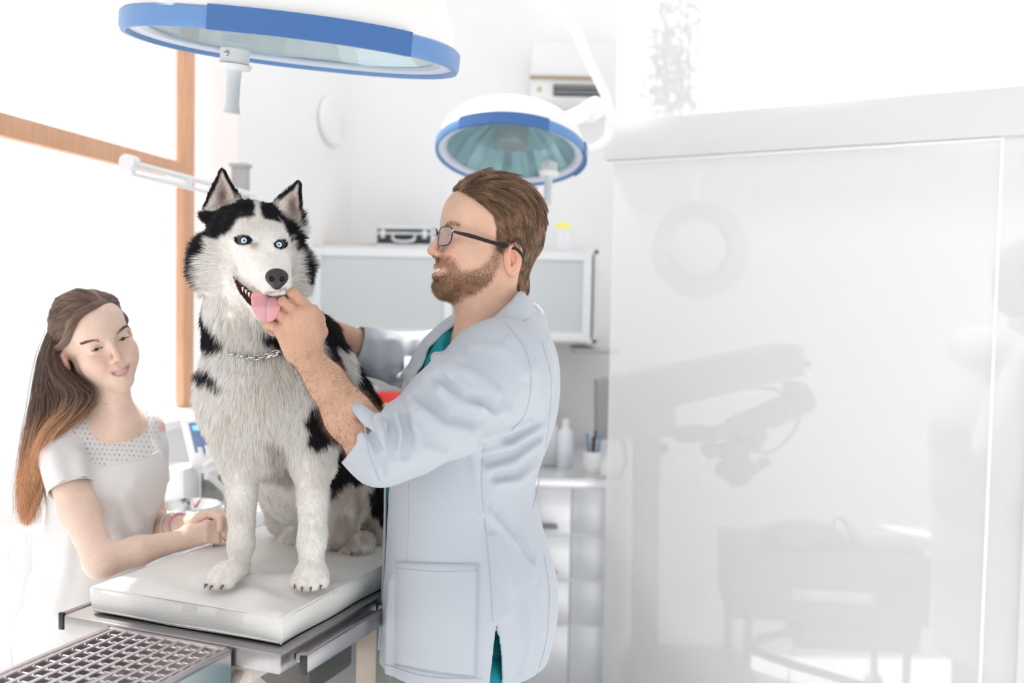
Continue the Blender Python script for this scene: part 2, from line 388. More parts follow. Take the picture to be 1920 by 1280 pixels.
# the pine window frame: mullion, transom, upper and lower glass
zt = zwall(340, 336, -.10)[1]; zt2 = zwall(345, 304.5, -.10)[1]; zs = zwall(330, 782)[1]
w = MB(); wbox(w, sP0, sP1, .10, .13, zs, 2.48, .006)
wbox(w, -3.2, sP0 + .004, .10, .13, zt, zt2, .005); wbox(w, -3.2, sP1, .102, .13, 2.44, 2.48)
fr = struct(w.build('window_1', WOOD))
GL = bpy.data.materials.new('window_glass'); GL.use_nodes = True; nt = GL.node_tree; nt.nodes.clear()
o = nt.nodes.new('ShaderNodeOutputMaterial'); mx = nt.nodes.new('ShaderNodeMixShader'); tr = nt.nodes.new('ShaderNodeBsdfTransparent'); gg = nt.nodes.new('ShaderNodeBsdfGlossy')
gg.inputs['Roughness'].default_value = .02; mx.inputs[0].default_value = .06; nt.links.new(tr.outputs[0], mx.inputs[1]); nt.links.new(gg.outputs[0], mx.inputs[2]); nt.links.new(mx.outputs[0], o.inputs[0])
w = MB(); wbox(w, -3.2, sP0 + .01, .113, .118, zs, 2.46); w.build('window_pane', GL, fr)
w = MB(); wbox(w, sD, sR, -.03, .1, zs - .03, zs, .004); struct(w.build('trim_1', GLOSSW))
# balcony door of white profiles, left of the window
dr = MB(); s1, zz = zwall(52, 1010); s0 = zwall(0, 1010)[0]; bz = zz
wbox(dr, s1 - .035, s1 + .03, .02, .08, 0, bz + .01, .004); wbox(dr, s1 + .035, s1 + .06, .03, .07, 0, bz, .003)
wbox(dr, -3.0, s1 - .035, .02, .08, bz - .07, bz, .004)
d0 = struct(dr.build('door_1', PLAST)); g = MB(); wbox(g, -3.0, s1 - .035, .045, .05, .1, bz - .07); g.build('door_pane', GL, d0)

# ------------------------------------------------------------------ things on the window wall
c, zr = None, None
a = P(245, 303, 2.02); b = P(478, 362, 2.02)
s_, z_ = zwall(245, 306, .10); A = WA + WD * s_ + WN * .10; A[2] = z_; s2, z2 = zwall(478, 366, .10); Bp = WA + WD * s2 + WN * .10; Bp[2] = z2
t = thing('curtain_rod', A, 'white enamelled curtain rod crossing the window below the orange transom', 'curtain rod')
MB().tube([A, Bp], .0085, 14).tube([A + [0, 0, -.026], A + (Bp - A) * .62 + [0, 0, -.026]], .006, 10).build('rod', PLAST, t)
MB().tube([A - WD * .02, A + WD * .012], .021, 16).build('finial', PLAST, t)
q = MB(); q.box(A + WD * .28 - WN * .05 + [0, 0, -.012], (.02, .12, .03), RW, .003); q.build('bracket', PLAST, t)
q = MB(); q.box(Bp - WN * .05 + [0, 0, .035], (.035, .05, .11), RW, .004); q.box(Bp - WN * .05 + [0, 0, .095], (.048, .06, .012), RW, .003)
q.build('end_bracket', mat('grey_bracket', (.42, .42, .42), .5), t)
s_, z_ = zwall(618, 227); cc = wallpt(s_, -.012, z_)
q = MB(); q.lathe([(0.002, -.012), (.094, -.012), (.1, -.006), (.1, .004), (.092, .012), (0.002, .012)], cc, np.stack([WD, [0, 0, 1.], WN], 1), 40, sx=1.35)
tag(q.build('wall_plate', mat('plate_white', (.87, .87, .87), .5)), 'round off-white cover plate on the wall near the corner', 'wall plate')

# air conditioner
y = BACKY - .11; a = P(995, 90, y); b = P(1175, 200, y)
t = thing('air_conditioner', ((a[0] + b[0]) / 2, BACKY, b[2]), 'white wall air conditioner with brown strip and dark outlet louvres', 'air conditioner')
q = MB(); q.box(((a[0] + b[0]) / 2, BACKY - .1, (a[2] + b[2]) / 2), (b[0] - a[0], .2, a[2] - b[2]), None, .015, 3); q.build('housing', PLAST, t)
a1 = P(993, 158, y); b1 = P(1125, 153, y); q = MB(); q.box((a1 + b1) / 2 + [0, -.095, 0], (b1[0] - a1[0], .02, .011)); q.build('strip', mat('brown_strip', (.42, .30, .19), .5), t)
a1 = P(1036, 168, y); b1 = P(1124, 190, y); yo = BACKY - .205
q = MB(); q.box(((a1[0] + b1[0]) / 2, yo, (a1[2] + b1[2]) / 2), (b1[0] - a1[0], .012, a1[2] - b1[2])); q.build('outlet', mat('outlet_dark', (.10, .10, .10), .6), t)
for k in range(2):
    q = MB(); q.box(((a1[0] + b1[0]) / 2, yo - .012, b1[2] + .014 + k * .018), (b1[0] - a1[0] - .012, .012, .005)); q.build('louvre', GREYP, t)
a1 = P(1010, 176, y); q = MB(); q.ball((a1[0], yo + .004, a1[2]), (.012, .006, .012)); q.build('sensor', mat('sensor_tan', (.55, .5, .38), .4), t)

# ------------------------------------------------------------------ wall cabinet with frosted doors
CY = 3.85; a = P(582, 462, CY); b = P(1120, 640, CY); zt_, zb_ = P(850, 462, CY)[2], P(850, 640, CY)[2]; x0, x1 = a[0], b[0]
t = thing('wall_cabinet', ((x0 + x1) / 2, BACKY, zb_), 'long white wall cabinet with frosted glass doors behind the vet', 'cabinet')
q = MB(); D = BACKY - CY; cx, cy, cz = (x0 + x1) / 2, (BACKY + CY) / 2 + .01, (zt_ + zb_) / 2; w_, h_ = x1 - x0, zt_ - zb_
for (px_, pz_, sx_, sz_) in ((cx, zt_ - .01, w_, .02), (cx, zb_ + .01, w_, .02)): q.box((px_, cy, pz_), (sx_, D - .02, sz_), None, .002)
for px_ in (x0 + .009, x1 - .009, x0 + w_ * .5): q.box((px_, cy, cz), (.018, D - .02, h_))
q.box((cx, BACKY - .012, cz), (w_, .016, h_)); q.box((cx, cy + .03, cz - .02), (w_ - .04, D - .1, .012)); q.build('body', GLOSSW, t)
FROST = mat('frosted_glass', (.80, .85, .86), .5, trans=.0, alpha=.72)
def cdoor(xa, xb, zp0, zp1, fw=.034):
    q = MB(); zc = (zt_ + zb_) / 2
    q.box(((xa + xb) / 2, CY - .01, zt_ - .012 - fw / 2), (xb - xa, .018, fw)); q.box(((xa + xb) / 2, CY - .01, zb_ + .012 + fw / 2), (xb - xa, .018, fw))
    q.box((xa + fw / 2, CY - .01, zc), (fw, .018, h_ - .0245 - fw * 2)); q.box((xb - fw / 2, CY - .01, zc), (fw, .018, h_ - .0245 - fw * 2)); d = q.build('door', GLOSSW, t)
    q = MB(); q.box(((xa + xb) / 2, CY - .008, zc), (xb - xa - fw * 1.6, .005, h_ - .03 - fw * 1.6)); q.build('pane', FROST, d)
    q = MB(); q.tube([((xa + xb) / 2 - .05, CY - .03, zb_ + .03), ((xa + xb) / 2 + .05, CY - .03, zb_ + .03)], .004, 8); q.build('handle', STEELW, d)
cdoor(x0 + .012, x0 + w_ * .5 - .004, 0, 0); cdoor(x0 + w_ * .5 + .004, x1 - .03, 0, 0)
# what stands inside the cabinet, seen dimly through the frosting
q = MB(); q.box((x0 + .15, CY + .12, zb_ + .055), (.05, .05, .05), None, .006); tag(q.build('jar', PLAST), 'small white jar inside the cabinet behind the frosted left door', 'jar')
q = MB(); q.box((x0 + .11, CY + .2, zb_ + .28), (.17, .1, .14), None, .004); tag(q.build('file_box', mat('grey_green', (.42, .50, .47), .6)), 'grey-green file box inside the cabinet, upper left', 'box')
# rail under the cabinet
p1 = P(1075, 657, 3.95); p2 = P(1160, 657, 3.95); q = MB(); q.box((p1 + p2) / 2 + [0, .1, 0], (p2[0] - p1[0], .3, .022), None, .003)
tag(q.build('wall_shelf', mat('shelf_grey', (.55, .55, .52), .4)), 'short grey shelf fixed under the right end of the cabinet', 'shelf')

# on top of the cabinet
y = CY + .06; a = P(703, 421, y); b = P(812, 460, y); Zt = zt_ + .0
t = thing('equipment_case', ((a[0] + b[0]) / 2, y, Zt), 'black hard case with silver edges and arched handle on the cabinet', 'case')
w_, h_ = b[0] - a[0], a[2] - b[2]; cx = (a[0] + b[0]) / 2
q = MB(); q.box((cx, y + .08, Zt + h_ / 2), (w_ - .008, .156, h_ - .006)); q.build('shell', mat('case_black', (.035, .045, .05), .45), t)
q = MB(); ALU = mat('case_aluminium', (.80, .82, .83), .28, .85)
for zz_ in (Zt + .005, Zt + h_ - .005, Zt + h_ * .66): q.box((cx, y + .08, zz_), (w_, .164, .009), None, .002)
for xx in (a[0] + .005, b[0] - .005): q.box((xx, y + .08, Zt + h_ / 2), (.01, .164, h_), None, .002)
q.build('edging', ALU, t)
q = MB(); q.tube(spline([(cx - .045, y - .004, Zt + h_ * .55), (cx - .04, y - .02, Zt + h_ * .3), (cx, y - .024, Zt + h_ * .22), (cx + .04, y - .02, Zt + h_ * .3), (cx + .045, y - .004, Zt + h_ * .55)], 14), .0055, 8); q.build('handle', ALU, t)
for sx_ in (-.085, .085): q = MB(); q.box((cx + sx_, y - .006, Zt + h_ * .62), (.018, .012, .034), None, .003); q.build('latch', ALU, t)
a = P(612, 458, y + .1); b = P(700, 458, y + .1); q = MB(); q.box(((a[0] + b[0]) / 2, y + .12, Zt + .006), (b[0] - a[0], .16, .011), None, .002)
tag(q.build('folder', mat('tan_card', (.72, .60, .44), .7)), 'thin tan folder lying on the cabinet beside the case', 'folder')
a = P(1040, 412, y); b = P(1078, 460, y); t = thing('tub', ((a[0] + b[0]) / 2, y + .05, Zt), 'white tub heaped with something yellow on the cabinet end', 'tub'); h_ = a[2] - Zt
q = MB(); q.lathe([(.0, 0), (.036, 0), (.043, h_ * .72), (.040, h_ * .72), (.0, h_ * .66)], ((a[0] + b[0]) / 2, y + .05, Zt), n=24); q.build('pot', PLAST, t)
q = MB(); q.ball(((a[0] + b[0]) / 2 - .004, y + .05, Zt + h_ * .72), (.036, .034, .030)); q.build('yellow_top', mat('yellow_cloth', (.92, .86, .22), .6), t)

# ------------------------------------------------------------------ counter with drawers along the back wall
KY = 3.4; zk = PZ(1050, 905, 0.86)[2]; X0, X1 = -.75, .40
m = MB(); m.box(((X0 + X1) / 2, (KY + BACKY) / 2, .845), (X1 - X0, BACKY - KY, .03), None, .004); tag(m.build('worktop', STEELW), 'long stainless steel worktop along the rear wall behind the vet', 'worktop')
nu = 0
DRW = mat('drawer_steel', (.66, .67, .69), .30, .55, noise=.06, nscale=1.5)
xs = P(1071, 1000, KY)[0]; wU = .20
for ui, (xa, lab) in enumerate(((xs, 'steel drawer unit with plain fronts next to the milky partition'), (xs - wU, 'steel drawer unit with dark handles just behind the vet\'s back'), (xs - 2 * wU, 'steel drawer unit behind the vet, hidden from the waist'), (xs - 3 * wU, 'steel drawer unit between vet and dog under the worktop'))):
    t = thing('drawer_unit', (xa + wU / 2, KY + .4, 0), lab, 'drawer unit', 'steel drawer units under the worktop')
    q = MB(); q.box((xa + wU / 2, (KY + BACKY) / 2 + .003, .43), (wU - .002, BACKY - KY - .008, .80)); q.build('body', GLOSSW, t)
    zz_ = [.825, .655, .49, .325, .05]
    for k in range(4):
        q = MB(); q.box((xa + wU / 2, KY + .011, (zz_[k] + zz_[k + 1]) / 2), (wU - .005, .016, zz_[k] - zz_[k + 1] - .005), None, .003); d = q.build('drawer', DRW, t)
        if ui == 0: continue
        q = MB(); q.tube([(xa + .12 - .03, KY - .012, zz_[k + 1] + .03), (xa + .12 + .03, KY - .012, zz_[k + 1] + .03)], .007, 8)
        q.build('handle', mat('handle_dark', (.25, .25, .26), .35, .8), d)
def canister(name, px, pyt, Y, r, m_, label, cat, cap=None):
    b = P(px, 880, Y); top = P(px, pyt, Y)[2]; t = thing(name, (b[0], Y, .86), label, cat)
    q = MB(); q.lathe([(0, 0), (r, 0), (r, (top - .86) * .72), (r * .55, (top - .86) * .82), (0, (top - .86) * .82)], (b[0], Y, .86), n=24); q.build('body', m_, t)
    q = MB(); q.lathe([(0, (top - .86) * .82), (r * .45, (top - .86) * .82), (r * .42, top - .86), (0, top - .86)], (b[0], Y, .86), n=16); q.build('cap', cap or PLAST, t); return t
canister('spray_bottle', 1059, 786, 3.62, .030, mat('bottle_blue', (.78, .83, .88), .35), 'pale spray bottle standing on the steel worktop', 'bottle')
q = MB(); a = P(1012, 868, 3.7); b = P(1042, 800, 3.7); q.box((a[0] + .02, 3.72, .86 + .075), (.09, .16, .15), None, .006); tag(q.build('storage_box', mat('box_grey', (.72, .74, .75), .5)), 'grey box on the worktop beside the spray bottle', 'box')
b = P(1110, 880, 3.5); t = thing('pen_cup', (b[0], 3.5, .86), 'white cup holding blue and black pens on the worktop', 'cup')
q = MB(); q.lathe([(0, 0), (.030, 0), (.036, .085), (.032, .085), (.027, .006), (0, .006)], (b[0], 3.5, .86), n=24); q.build('cup_body', PLAST, t)
for k, (dx, dy, h) in enumerate(((-.012, .0, .15), (.006, .01, .16), (.016, -.006, .145), (0, -.012, .14))):
    q = MB(); q.tube([(b[0] + dx * .4, 3.5 + dy * .4, .87), (b[0] + dx * 1.8, 3.5 + dy * 1.5, .86 + h)], .0045, 8)
    tag(q.build('pen', [mat('pen_blue', (.1, .25, .5), .4), BLACK][k % 2]), ['blue pen leaning left in the white cup', 'black pen standing tallest in the white cup', 'blue pen leaning right in the white cup', 'short black pen in front in the white cup'][k], 'pen', 'pens in the white cup')
# sharps bin and the white box beside it
b0 = P(732, 735, 3.62); t = thing('sharps_bin', (b0[0], 3.62, .86), 'red sharps bin with a yellow label on the worktop', 'sharps bin'); H = b0[2] - .86
q = MB(); q.lathe([(0, 0), (.038, 0), (.050, H * .93), (.054, H * .93), (.054, H), (0, H)], (b0[0], 3.62, .86), n=28); q.build('bucket', mat('sharps_red', (.85, .05, .045), .35), t)
q = MB(); q.box((b0[0] - .02, 3.572, .86 + H * .68), (.03, .006, .10), None, .001); q.build('label_patch', mat('label_yellow', (.95, .80, .10), .5), t)
b1 = P(690, 728, 3.7); q = MB(); q.box((b1[0] - .01, 3.72, .8625 + (b1[2] - .86) / 2), (.08, .12, b1[2] - .86), None, .006)
tag(q.build('dispenser_box', PLAST), 'white box on the worktop left of the red bin', 'box')
# ================================================================== operating lamps
BLUE = mat('lamp_blue', (.045, .14, .37), .3, coat=.3)
BLUEL = mat('lamp_blue_pale', (.13, .27, .53), .35)
DOME = mat('lamp_dome', (.84, .84, .82), .3, coat=.3)
LENS = bpy.data.materials.new('lamp_lens'); LENS.use_nodes = True; nt = LENS.node_tree; nt.nodes.clear()
o = nt.nodes.new('ShaderNodeOutputMaterial'); mx = nt.nodes.new('ShaderNodeMixShader'); tr = nt.nodes.new('ShaderNodeBsdfTransparent'); tr.inputs[0].default_value = (.93, .97, .98, 1)
gg = nt.nodes.new('ShaderNodeBsdfGlossy'); gg.inputs['Roughness'].default_value = .05; mx.inputs[0].default_value = .13
nt.links.new(tr.outputs[0], mx.inputs[1]); nt.links.new(gg.outputs[0], mx.inputs[2]); nt.links.new(mx.outputs[0], o.inputs[0])
REFL = mat('reflector_teal', (.50, .74, .78), .22, .25, noise=.35, nscale=7)
def lamp(name, C, N, Xa, rx, ry, label, pw=2.2, depth=.17, band=.032, handle=(0, 0), hl=.12, dark=((60, 120), (-60, 30)), hr=.013, refl=None):
    """C rim centre, N direction the lamp shines, Xa long axis"""
    z = -nrm(N); x = nrm(Xa - z * (Xa @ z)); R = np.stack([x, np.cross(z, x), z], 1); t = thing(name, C, label, 'surgical lamp')
    def L(u, v, w): return C + R @ np.array([u, v, w])
    q = MB(); prof = [(1.0, band), (.985, band * 1.3)] + [(math.cos(a) ** .72 * .97, band * 1.3 + depth * math.sin(a)) for a in np.linspace(.12, 1.45, 12)] + [(.03, band * 1.3 + depth)]
    q.lathe([(r, w) for r, w in prof], C, R, 64, rx, ry, pw=pw, cap0=False); q.build('dome', DOME, t)
    q = MB(); q.lathe([(.965, .002), (.975, -.004), (1.0, -.004), (1.012, .004), (1.012, band), (1.0, band + .004), (.97, band), (.965, .002)], C, R, 72, rx, ry, cap=False, pw=pw); q.build('rim', BLUEL, t)
    for a0, a1 in dark:                                               # darker grip sections over the rim
        q = MB(); outer, inner = [], []
        for k in range(17):
            th = math.radians(a0 + (a1 - a0) * k / 16); ca, sa = math.cos(th), math.sin(th); qq = (abs(ca) ** pw + abs(sa) ** pw) ** (-1 / pw); f = math.sin(PI * k / 16) ** .5 * .006 + 1.02
            ring = [q.bm.verts.new(L(rx * ca * qq * s, ry * sa * qq * s, w)) for s, w in ((f, -.006), (f, band + .006), (.985, band + .006), (.985, -.006))]
            outer.append(ring)
        for k in range(16):
            for j in range(4): q.bm.faces.new((outer[k][j], outer[k][(j + 1) % 4], outer[k + 1][(j + 1) % 4], outer[k + 1][j]))
        q.bm.faces.new(outer[0]); q.bm.faces.new(outer[-1][::-1]); q.build('grip', BLUE, t)
    q = MB(); q.lathe([(.97, .004), (.86, .010), (.85, .014), (.97, .012)], C, R, 72, rx, ry, cap=False, pw=pw); q.build('inner_ring', mat('ring_pale', (.70, .74, .82), .35), t)
    q = MB(); n = 40; rings = []
    for j, (r, w) in enumerate(((.87, .014), (.66, .075), (.40, .115), (.12, .13))):
        rings.append([q.bm.verts.new(L(rx * r * math.cos(2 * PI * k / n), ry * r * math.sin(2 * PI * k / n), w + (.006 if k % 2 and not refl else 0))) for k in range(n)])
    for j in range(3):
        for k in range(n): q.bm.faces.new((rings[j][k], rings[j][(k + 1) % n], rings[j + 1][(k + 1) % n], rings[j + 1][k]))
    q.bm.faces.new(rings[-1]); q.build('reflector', refl or REFL, t, smooth=False)
    q = MB(); q.lathe([(.04, .03), (.05, .05), (.05, .10), (.03, .12)], C, R, 20); q.build('bulb_holder', mat('bulb_grey', (.6, .62, .63), .3, .5), t)
    q = MB(); q.lathe([(.0, .008), (.955, .008), (.955, .012), (0, .012)], C, R, 64, rx, ry, pw=pw); q.build('lens', LENS, t)
    # sterile handle hanging from its socket
    hp = L(handle[0], handle[1], 0); q = MB(); s = hr / .013
    q.lathe([(0, .0), (.028 * s, .0), (.028 * s, -.028), (.034 * s, -.030), (.030 * s, -.040), (.0, -.042)], hp, R, 28); so = q.build('handle_socket', PLAST, t)
    q = MB(); q.ball(hp + R @ np.array([-.008, -.0285 * s, -.012]), .005); q.build('screw', STEEL, so)
    q = MB(); q.lathe([(.015 * s, -.038), (.0135 * s, -.06), (.013 * s, -.04 - hl * .8), (.0165 * s, -.04 - hl), (.014 * s, -.042 - hl), (0, -.042 - hl)], hp, R, 24, cap=False); q.build('handle', mat('handle_grey', (.66, .70, .73), .4), t)
    return t, L
Cb = P(555, 100, 1.90); zt0 = 0
xa = np.array([.60, 0, -.052]); nr = np.array([.0, -.335, -.0407]); N = np.cross(nrm(xa), nrm(nr)); N = N if N[2] < 0 else -N
tB, LB = lamp('operating_lamp', Cb, N, xa, .317, .28, 'large white dome lamp with blue rim hanging above the dog', 2.3, .20, .030, hl=.085, handle=(-.135, .05), dark=((-105, -42),), hr=.0135, refl=mat('reflector_white', (.80, .85, .87), .2, .3, noise=.1, nscale=5))
j = LB(-.20, -.10, .22); q = MB(); q.tube([j + np.array([-.12, -.10, .03]), j + np.array([-.02, -.06, .02])], .028, 20); q.tube([j + np.array([-.02, -.06, .02]), j + np.array([.03, -.02, -.06])], .035, 16); q.build('pivot', mat('pivot_grey', (.66, .67, .72), .35), tB)
q = MB(); q.tube(spline([j + np.array([-.12, -.10, .03]), j + np.array([-.2, -.05, .15]), j + np.array([-.15, .1, .5]), j + np.array([0, .2, .9])], 20), .02, 12); q.build('arm', PLAST, tB)
Cs = P(957, 292, 2.85); vN = nrm(np.array([.0, -.33, -.94]) + np.array([-.02, 0, 0]))
vN = nrm(np.array([-.05, -.27, -.955]))
tS, LS = lamp('operating_lamp', Cs, vN, np.array([1., 0, 0]), .222, .222, 'smaller white dome lamp with teal reflector, behind the vet\'s head', 2.0, .115, .022, hl=.085, handle=(.118, .04), dark=((-130, -62), (-18, 28)), hr=.0115)
q = MB(); q.tube([P(1050, 233, 2.93), P(1110, 205, 3.0)], .026, 20); q.tube([P(1100, 212, 2.98), P(1122, 200, 3.0)], .034, 20); q.build('pivot', PLAST, tS)
q = MB(); q.tube(spline([P(985, -60, 2.75), P(1003, 0, 2.78), P(1040, 14, 2.82), P(1075, 50, 2.86), P(1110, 125, 2.93), P(1142, 195, 3.0), P(1146, 240, 3.02)], 40), .0155, 14); q.tube(spline([P(1146, 240, 3.02), P(1138, 262, 3.02), P(1115, 278, 2.98), P(1090, 280, 2.92)], 16), .014, 12); q.build('arm', PLAST, tS)
# ================================================================== examination table
PT = .97                                                              # top of the pad
CN = PZ(527, 1146, PT); TU = np.array([math.sin(.370), math.cos(.370), 0]); TV = np.array([TU[1], -TU[0], 0])   # TU along the table, TV across (to the right)
TW = CN[0]; PL, PW_, PH = 1.0, .405, .055
def T(u, v, z): return CN + TU * u - TV * v + np.array([0, 0, z - PT])      # v grows to the left
RT = np.stack([TV, TU, [0, 0, 1.]], 1)
LEA = mat('cream_leather', (.80, .79, .76), .42, bump=.55, bscale=420, btype='voronoi', bdist=.0012, coat=.1)
paws = [PZ(415, 1100, PT), PZ(583, 1110, PT)]
nx, ny = 84, 150; bm = bmesh.new(); grid = {}
def padz(u, v):
    p = T(u, v, PT); e = min(u, v, PW_ - v, PL - u); z = -.008 * math.exp(-max(e, 0) / .02)
    z += .003 * (1 - math.exp(-max(e, 0) / .10))
    for c_ in paws:
        d = p - c_; r = math.hypot(d[0], d[1]); z -= .011 * math.exp(-(r / .055) ** 2)
        a = math.atan2(d[1], d[0]); z += .0034 * math.exp(-((r - .11) / .055) ** 2) * math.sin(a * 5 + r * 40)
    return z
us = np.linspace(0, PL, ny); vs = np.linspace(0, PW_, nx)
top = [[bm.verts.new(T(u, v, PT + padz(u, v))) for v in vs] for u in us]
for i in range(ny - 1):
    for k in range(nx - 1): bm.faces.new((top[i][k], top[i][k + 1], top[i + 1][k + 1], top[i + 1][k]))
loop = [(0, k) for k in range(nx)] + [(i, nx - 1) for i in range(1, ny)] + [(ny - 1, k) for k in range(nx - 2, -1, -1)] + [(i, 0) for i in range(ny - 2, 0, -1)]
prev = [top[i][k] for i, k in loop]; n = len(loop)
for lv, (zo, ou) in enumerate(((-.012, .004), (-.03, .0055), (-.046, .004), (-.056, .0))):
    ring = []
    for i, k in loop:
        u, v = us[i], vs[k]; du = (-1 if i == 0 else 1 if i == ny - 1 else 0); dv = (-1 if k == 0 else 1 if k == nx - 1 else 0)
        w = ou + .0015 * math.sin(u * 31 + v * 23 + lv); ring.append(bm.verts.new(T(u + du * w, v + dv * w, PT + zo)))
    for k in range(n): bm.faces.new((prev[k], prev[(k + 1) % n], ring[(k + 1) % n], ring[k]))
    prev = ring
bm.faces.new(prev)
q = MB(); q.bm = bm; pad = q.build('table_pad', LEA, angle=60)
tag(pad, 'cream leather pad with creases on the steel examination table', 'pad')
q = MB(); q.tube([T(-.003, 0, PT - .009), T(-.003, PW_, PT - .009)], .0016, 6); q.tube([T(0, -.003, PT - .009), T(PL, -.003, PT - .009)], .0016, 6)
for v_ in (-.003,): q.tube([T(-.004, -.004, PT - .009), T(-.006, -.006, PT - .03), T(-.002, -.002, PT - .055)], .0014, 6)
q.tube([T(-.002, 0, PT - .052), T(-.002, PW_, PT - .052)], .0016, 6); q.build('piping', LEA, pad)

tb = thing('examination_table', T(.5, .2, 0), 'stainless steel examination table with side rails and crossed legs', 'table')
z1 = PT - .0585
ubk = (PZ(437, 1213, z1) - T(0, 0, z1)) @ TU; q = MB(); q.box(T((ubk + .006 + .98) / 2, PW_ / 2 + .01, z1 - .018), (PW_ + .06, .98 - ubk - .006, .036), RT, .004); q.build('frame_top', mat('plate_steel', (.40, .385, .39), .34, 1.0, noise=.1, nscale=6, stretch=(1, 20, 1)), tb)
for vv in (-.050, PW_ + .068):
    q = MB(); q.box(T(.47, vv, z1 - .022), (.010, .95, .03), RT, .002); r = q.build('side_rail', STEELD, tb)
    for uu in (.02, .30, .62, .9): q = MB(); q.box(T(uu, vv + (.014 if vv < 0 else -.014), z1 - .02), (.028, .02, .014), RT, .002); q.build('rail_spacer', STEEL, r)
    q = MB(); q.box(T(-.008, vv, z1 - .022), (.012, .008, .032), RT, .002); q.build('end_cap', BLACK, r)
BEI = mat('beige_enamel', (.68, .62, .57), .4)
for (u0, u1, vv) in ((-.02, .62, .05), (.62, -.02, .075), (-.02, .62, PW_ - .05), (.62, -.02, PW_ - .075)):
    a = T(u0, vv, .28); b = T(u1, vv, z1 - .06); q = MB(); X = nrm(b - a); q.box((a + b) / 2, (np.linalg.norm(b - a), .022, .05), np.stack([X, TV, np.cross(X, TV)], 1), .004); q.build('cross_leg', BEI, tb)
q = MB(); q.box(T(.30, PW_ / 2, z1 - .055), (.30, .62, .03), RT, .005); q.build('under_frame', BEI, tb)
for v_ in (.06, PW_ - .06): q = MB(); q.box(T(.42, v_, z1 - .19), (.05, .06, .30), RT, .005); q.build('post', mat('post_tan', (.60, .50, .43), .45), tb)
q = MB(); q.box(T(.36, PW_ / 2, .24), (.36, .9, .06), RT, .012); q.build('base', STEEL, tb)
q = MB(); q.box(T(.36, PW_ / 2, .11), (.14, .5, .2), RT, .01); q.box(T(.36, PW_ / 2, .02), (.45, .95, .04), RT, .01); q.build('foot', PLAST, tb)
q = MB(); q.box(T(.26, .12, z1 - .12), (.12, .16, .09), RT, .01); q.build('motor_box', mat('motor_dark', (.12, .11, .10), .5), tb)
# grated wash tray hooked on the near end
c1 = PZ(437, 1213, z1 - .0); u1, v1 = (c1 - T(0, 0, z1)) @ TU, -((c1 - T(0, 0, z1)) @ TV); c2 = PZ(190, 1177, z1); v2 = -((c2 - T(0, 0, z1)) @ TV)
t = thing('grated_tray', T(-.3, .2, z1), 'steel grated drain tray in front of the examination pad', 'tray')
ub = u1; ua = u1 - .46; va, vb = v1, v2; vm, wv = (va + vb) / 2, vb - va
q = MB()
for (uu, vv, su, sv) in ((ub - .006, vm, .012, wv), (ua + .006, vm, .012, wv), ((ua + ub) / 2, va + .006, ub - ua, .012), ((ua + ub) / 2, vb - .006, ub - ua, .012)): q.box(T(uu, vv, z1 - .006), (sv, su, .012), RT, .004)
for (uu, vv, su, sv) in ((ub - .003, vm, .003, wv - .006), (ua + .003, vm, .003, wv - .006), ((ua + ub) / 2, va + .003, ub - ua - .006, .003), ((ua + ub) / 2, vb - .003, ub - ua - .006, .003)): q.box(T(uu, vv, z1 - .032), (sv, su, .06), RT)
q.box(T((ua + ub) / 2, vm, z1 - .062), (wv - .004, ub - ua - .004, .003), RT); q.build('basin', mat('tray_steel', (.60, .55, .56), .32, 1.0), t)
GR = mat('grate_steel', (.72, .69, .69), .22, 1.0); nl = 9
for k in range(nl): vv = va + .02 + (wv - .04) * k / (nl - 1); q = MB(); q.tube([T(ua + .012, vv, z1 - .003), T(ub - .012, vv, z1 - .003)], .0026, 8); q.build('grate_bar', GR, t)
ncr = 17
for k in range(ncr): uu = ua + .02 + (ub - ua - .04) * k / (ncr - 1); q = MB(); q.tube([T(uu, va + .012, z1 - .009), T(uu, vb - .012, z1 - .009)], .0028, 8); q.build('cross_rod', GR, t)
q = MB(); q.box(T(ub + .02, va + .03, z1 - .078), (.06, .05, .02), RT, .002); q.build('hook', BLACK, t)
c = PZ(510, 1275, .60); q = MB(); q.box(c + TU * .06 + [0, 0, -.004], (.10, .16, .008), RT, .003); pl = q.build('foot_plate', STEELD, tb)
q = MB(); q.box(c + TU * .1 + [0, 0, -.17], (.03, .03, .33), RT); q.build('plate_stem', BLACK, tb)
# ================================================================== trolley between window and dog, with monitor, bowl and boxes
zT = .905; a = PZ(300, 958, zT)
t = thing('trolley', (-.72, 2.55, 0), 'white trolley by the window behind the girl\'s hands', 'trolley')
tc = P(372, 965, 2.55); tc = np.array([tc[0], 2.58, 0])
q = MB(); q.box(tc + [0, 0, zT - .015], (.34, .42, .03), rotz(-.2), .006); q.build('shelf', GLOSSW, t)
q = MB(); q.box(tc + [0, 0, .35], (.33, .41, .02), rotz(-.2), .004); q.build('lower_shelf', GLOSSW, t)
for sx_ in (-1, 1):
    for sy_ in (-1, 1): q = MB(); b = tc + rotz(-.2) @ np.array([sx_ * .15, sy_ * .18, 0]); q.tube([b + [0, 0, .05], b + [0, 0, zT - .02]], .012, 10); q.ball(b + [0, 0, .03], .03); q.build('leg', PLAST, t)
bw = PZ(357, 962, zT); bw[1] = 2.47; bw[0] = P(357, 950, 2.47)[0]
q = MB(); q.lathe([(0, .0), (.058, .0), (.070, .012), (.079, .040), (.084, .041), (.084, .043), (.077, .044), (.067, .014), (.055, .004), (0, .004)], (bw[0], bw[1], zT), n=48); tag(q.build('steel_bowl', mat('bowl_steel', (.80, .79, .77), .14, 1.0)), 'round stainless steel bowl behind the girl\'s hands', 'bowl')
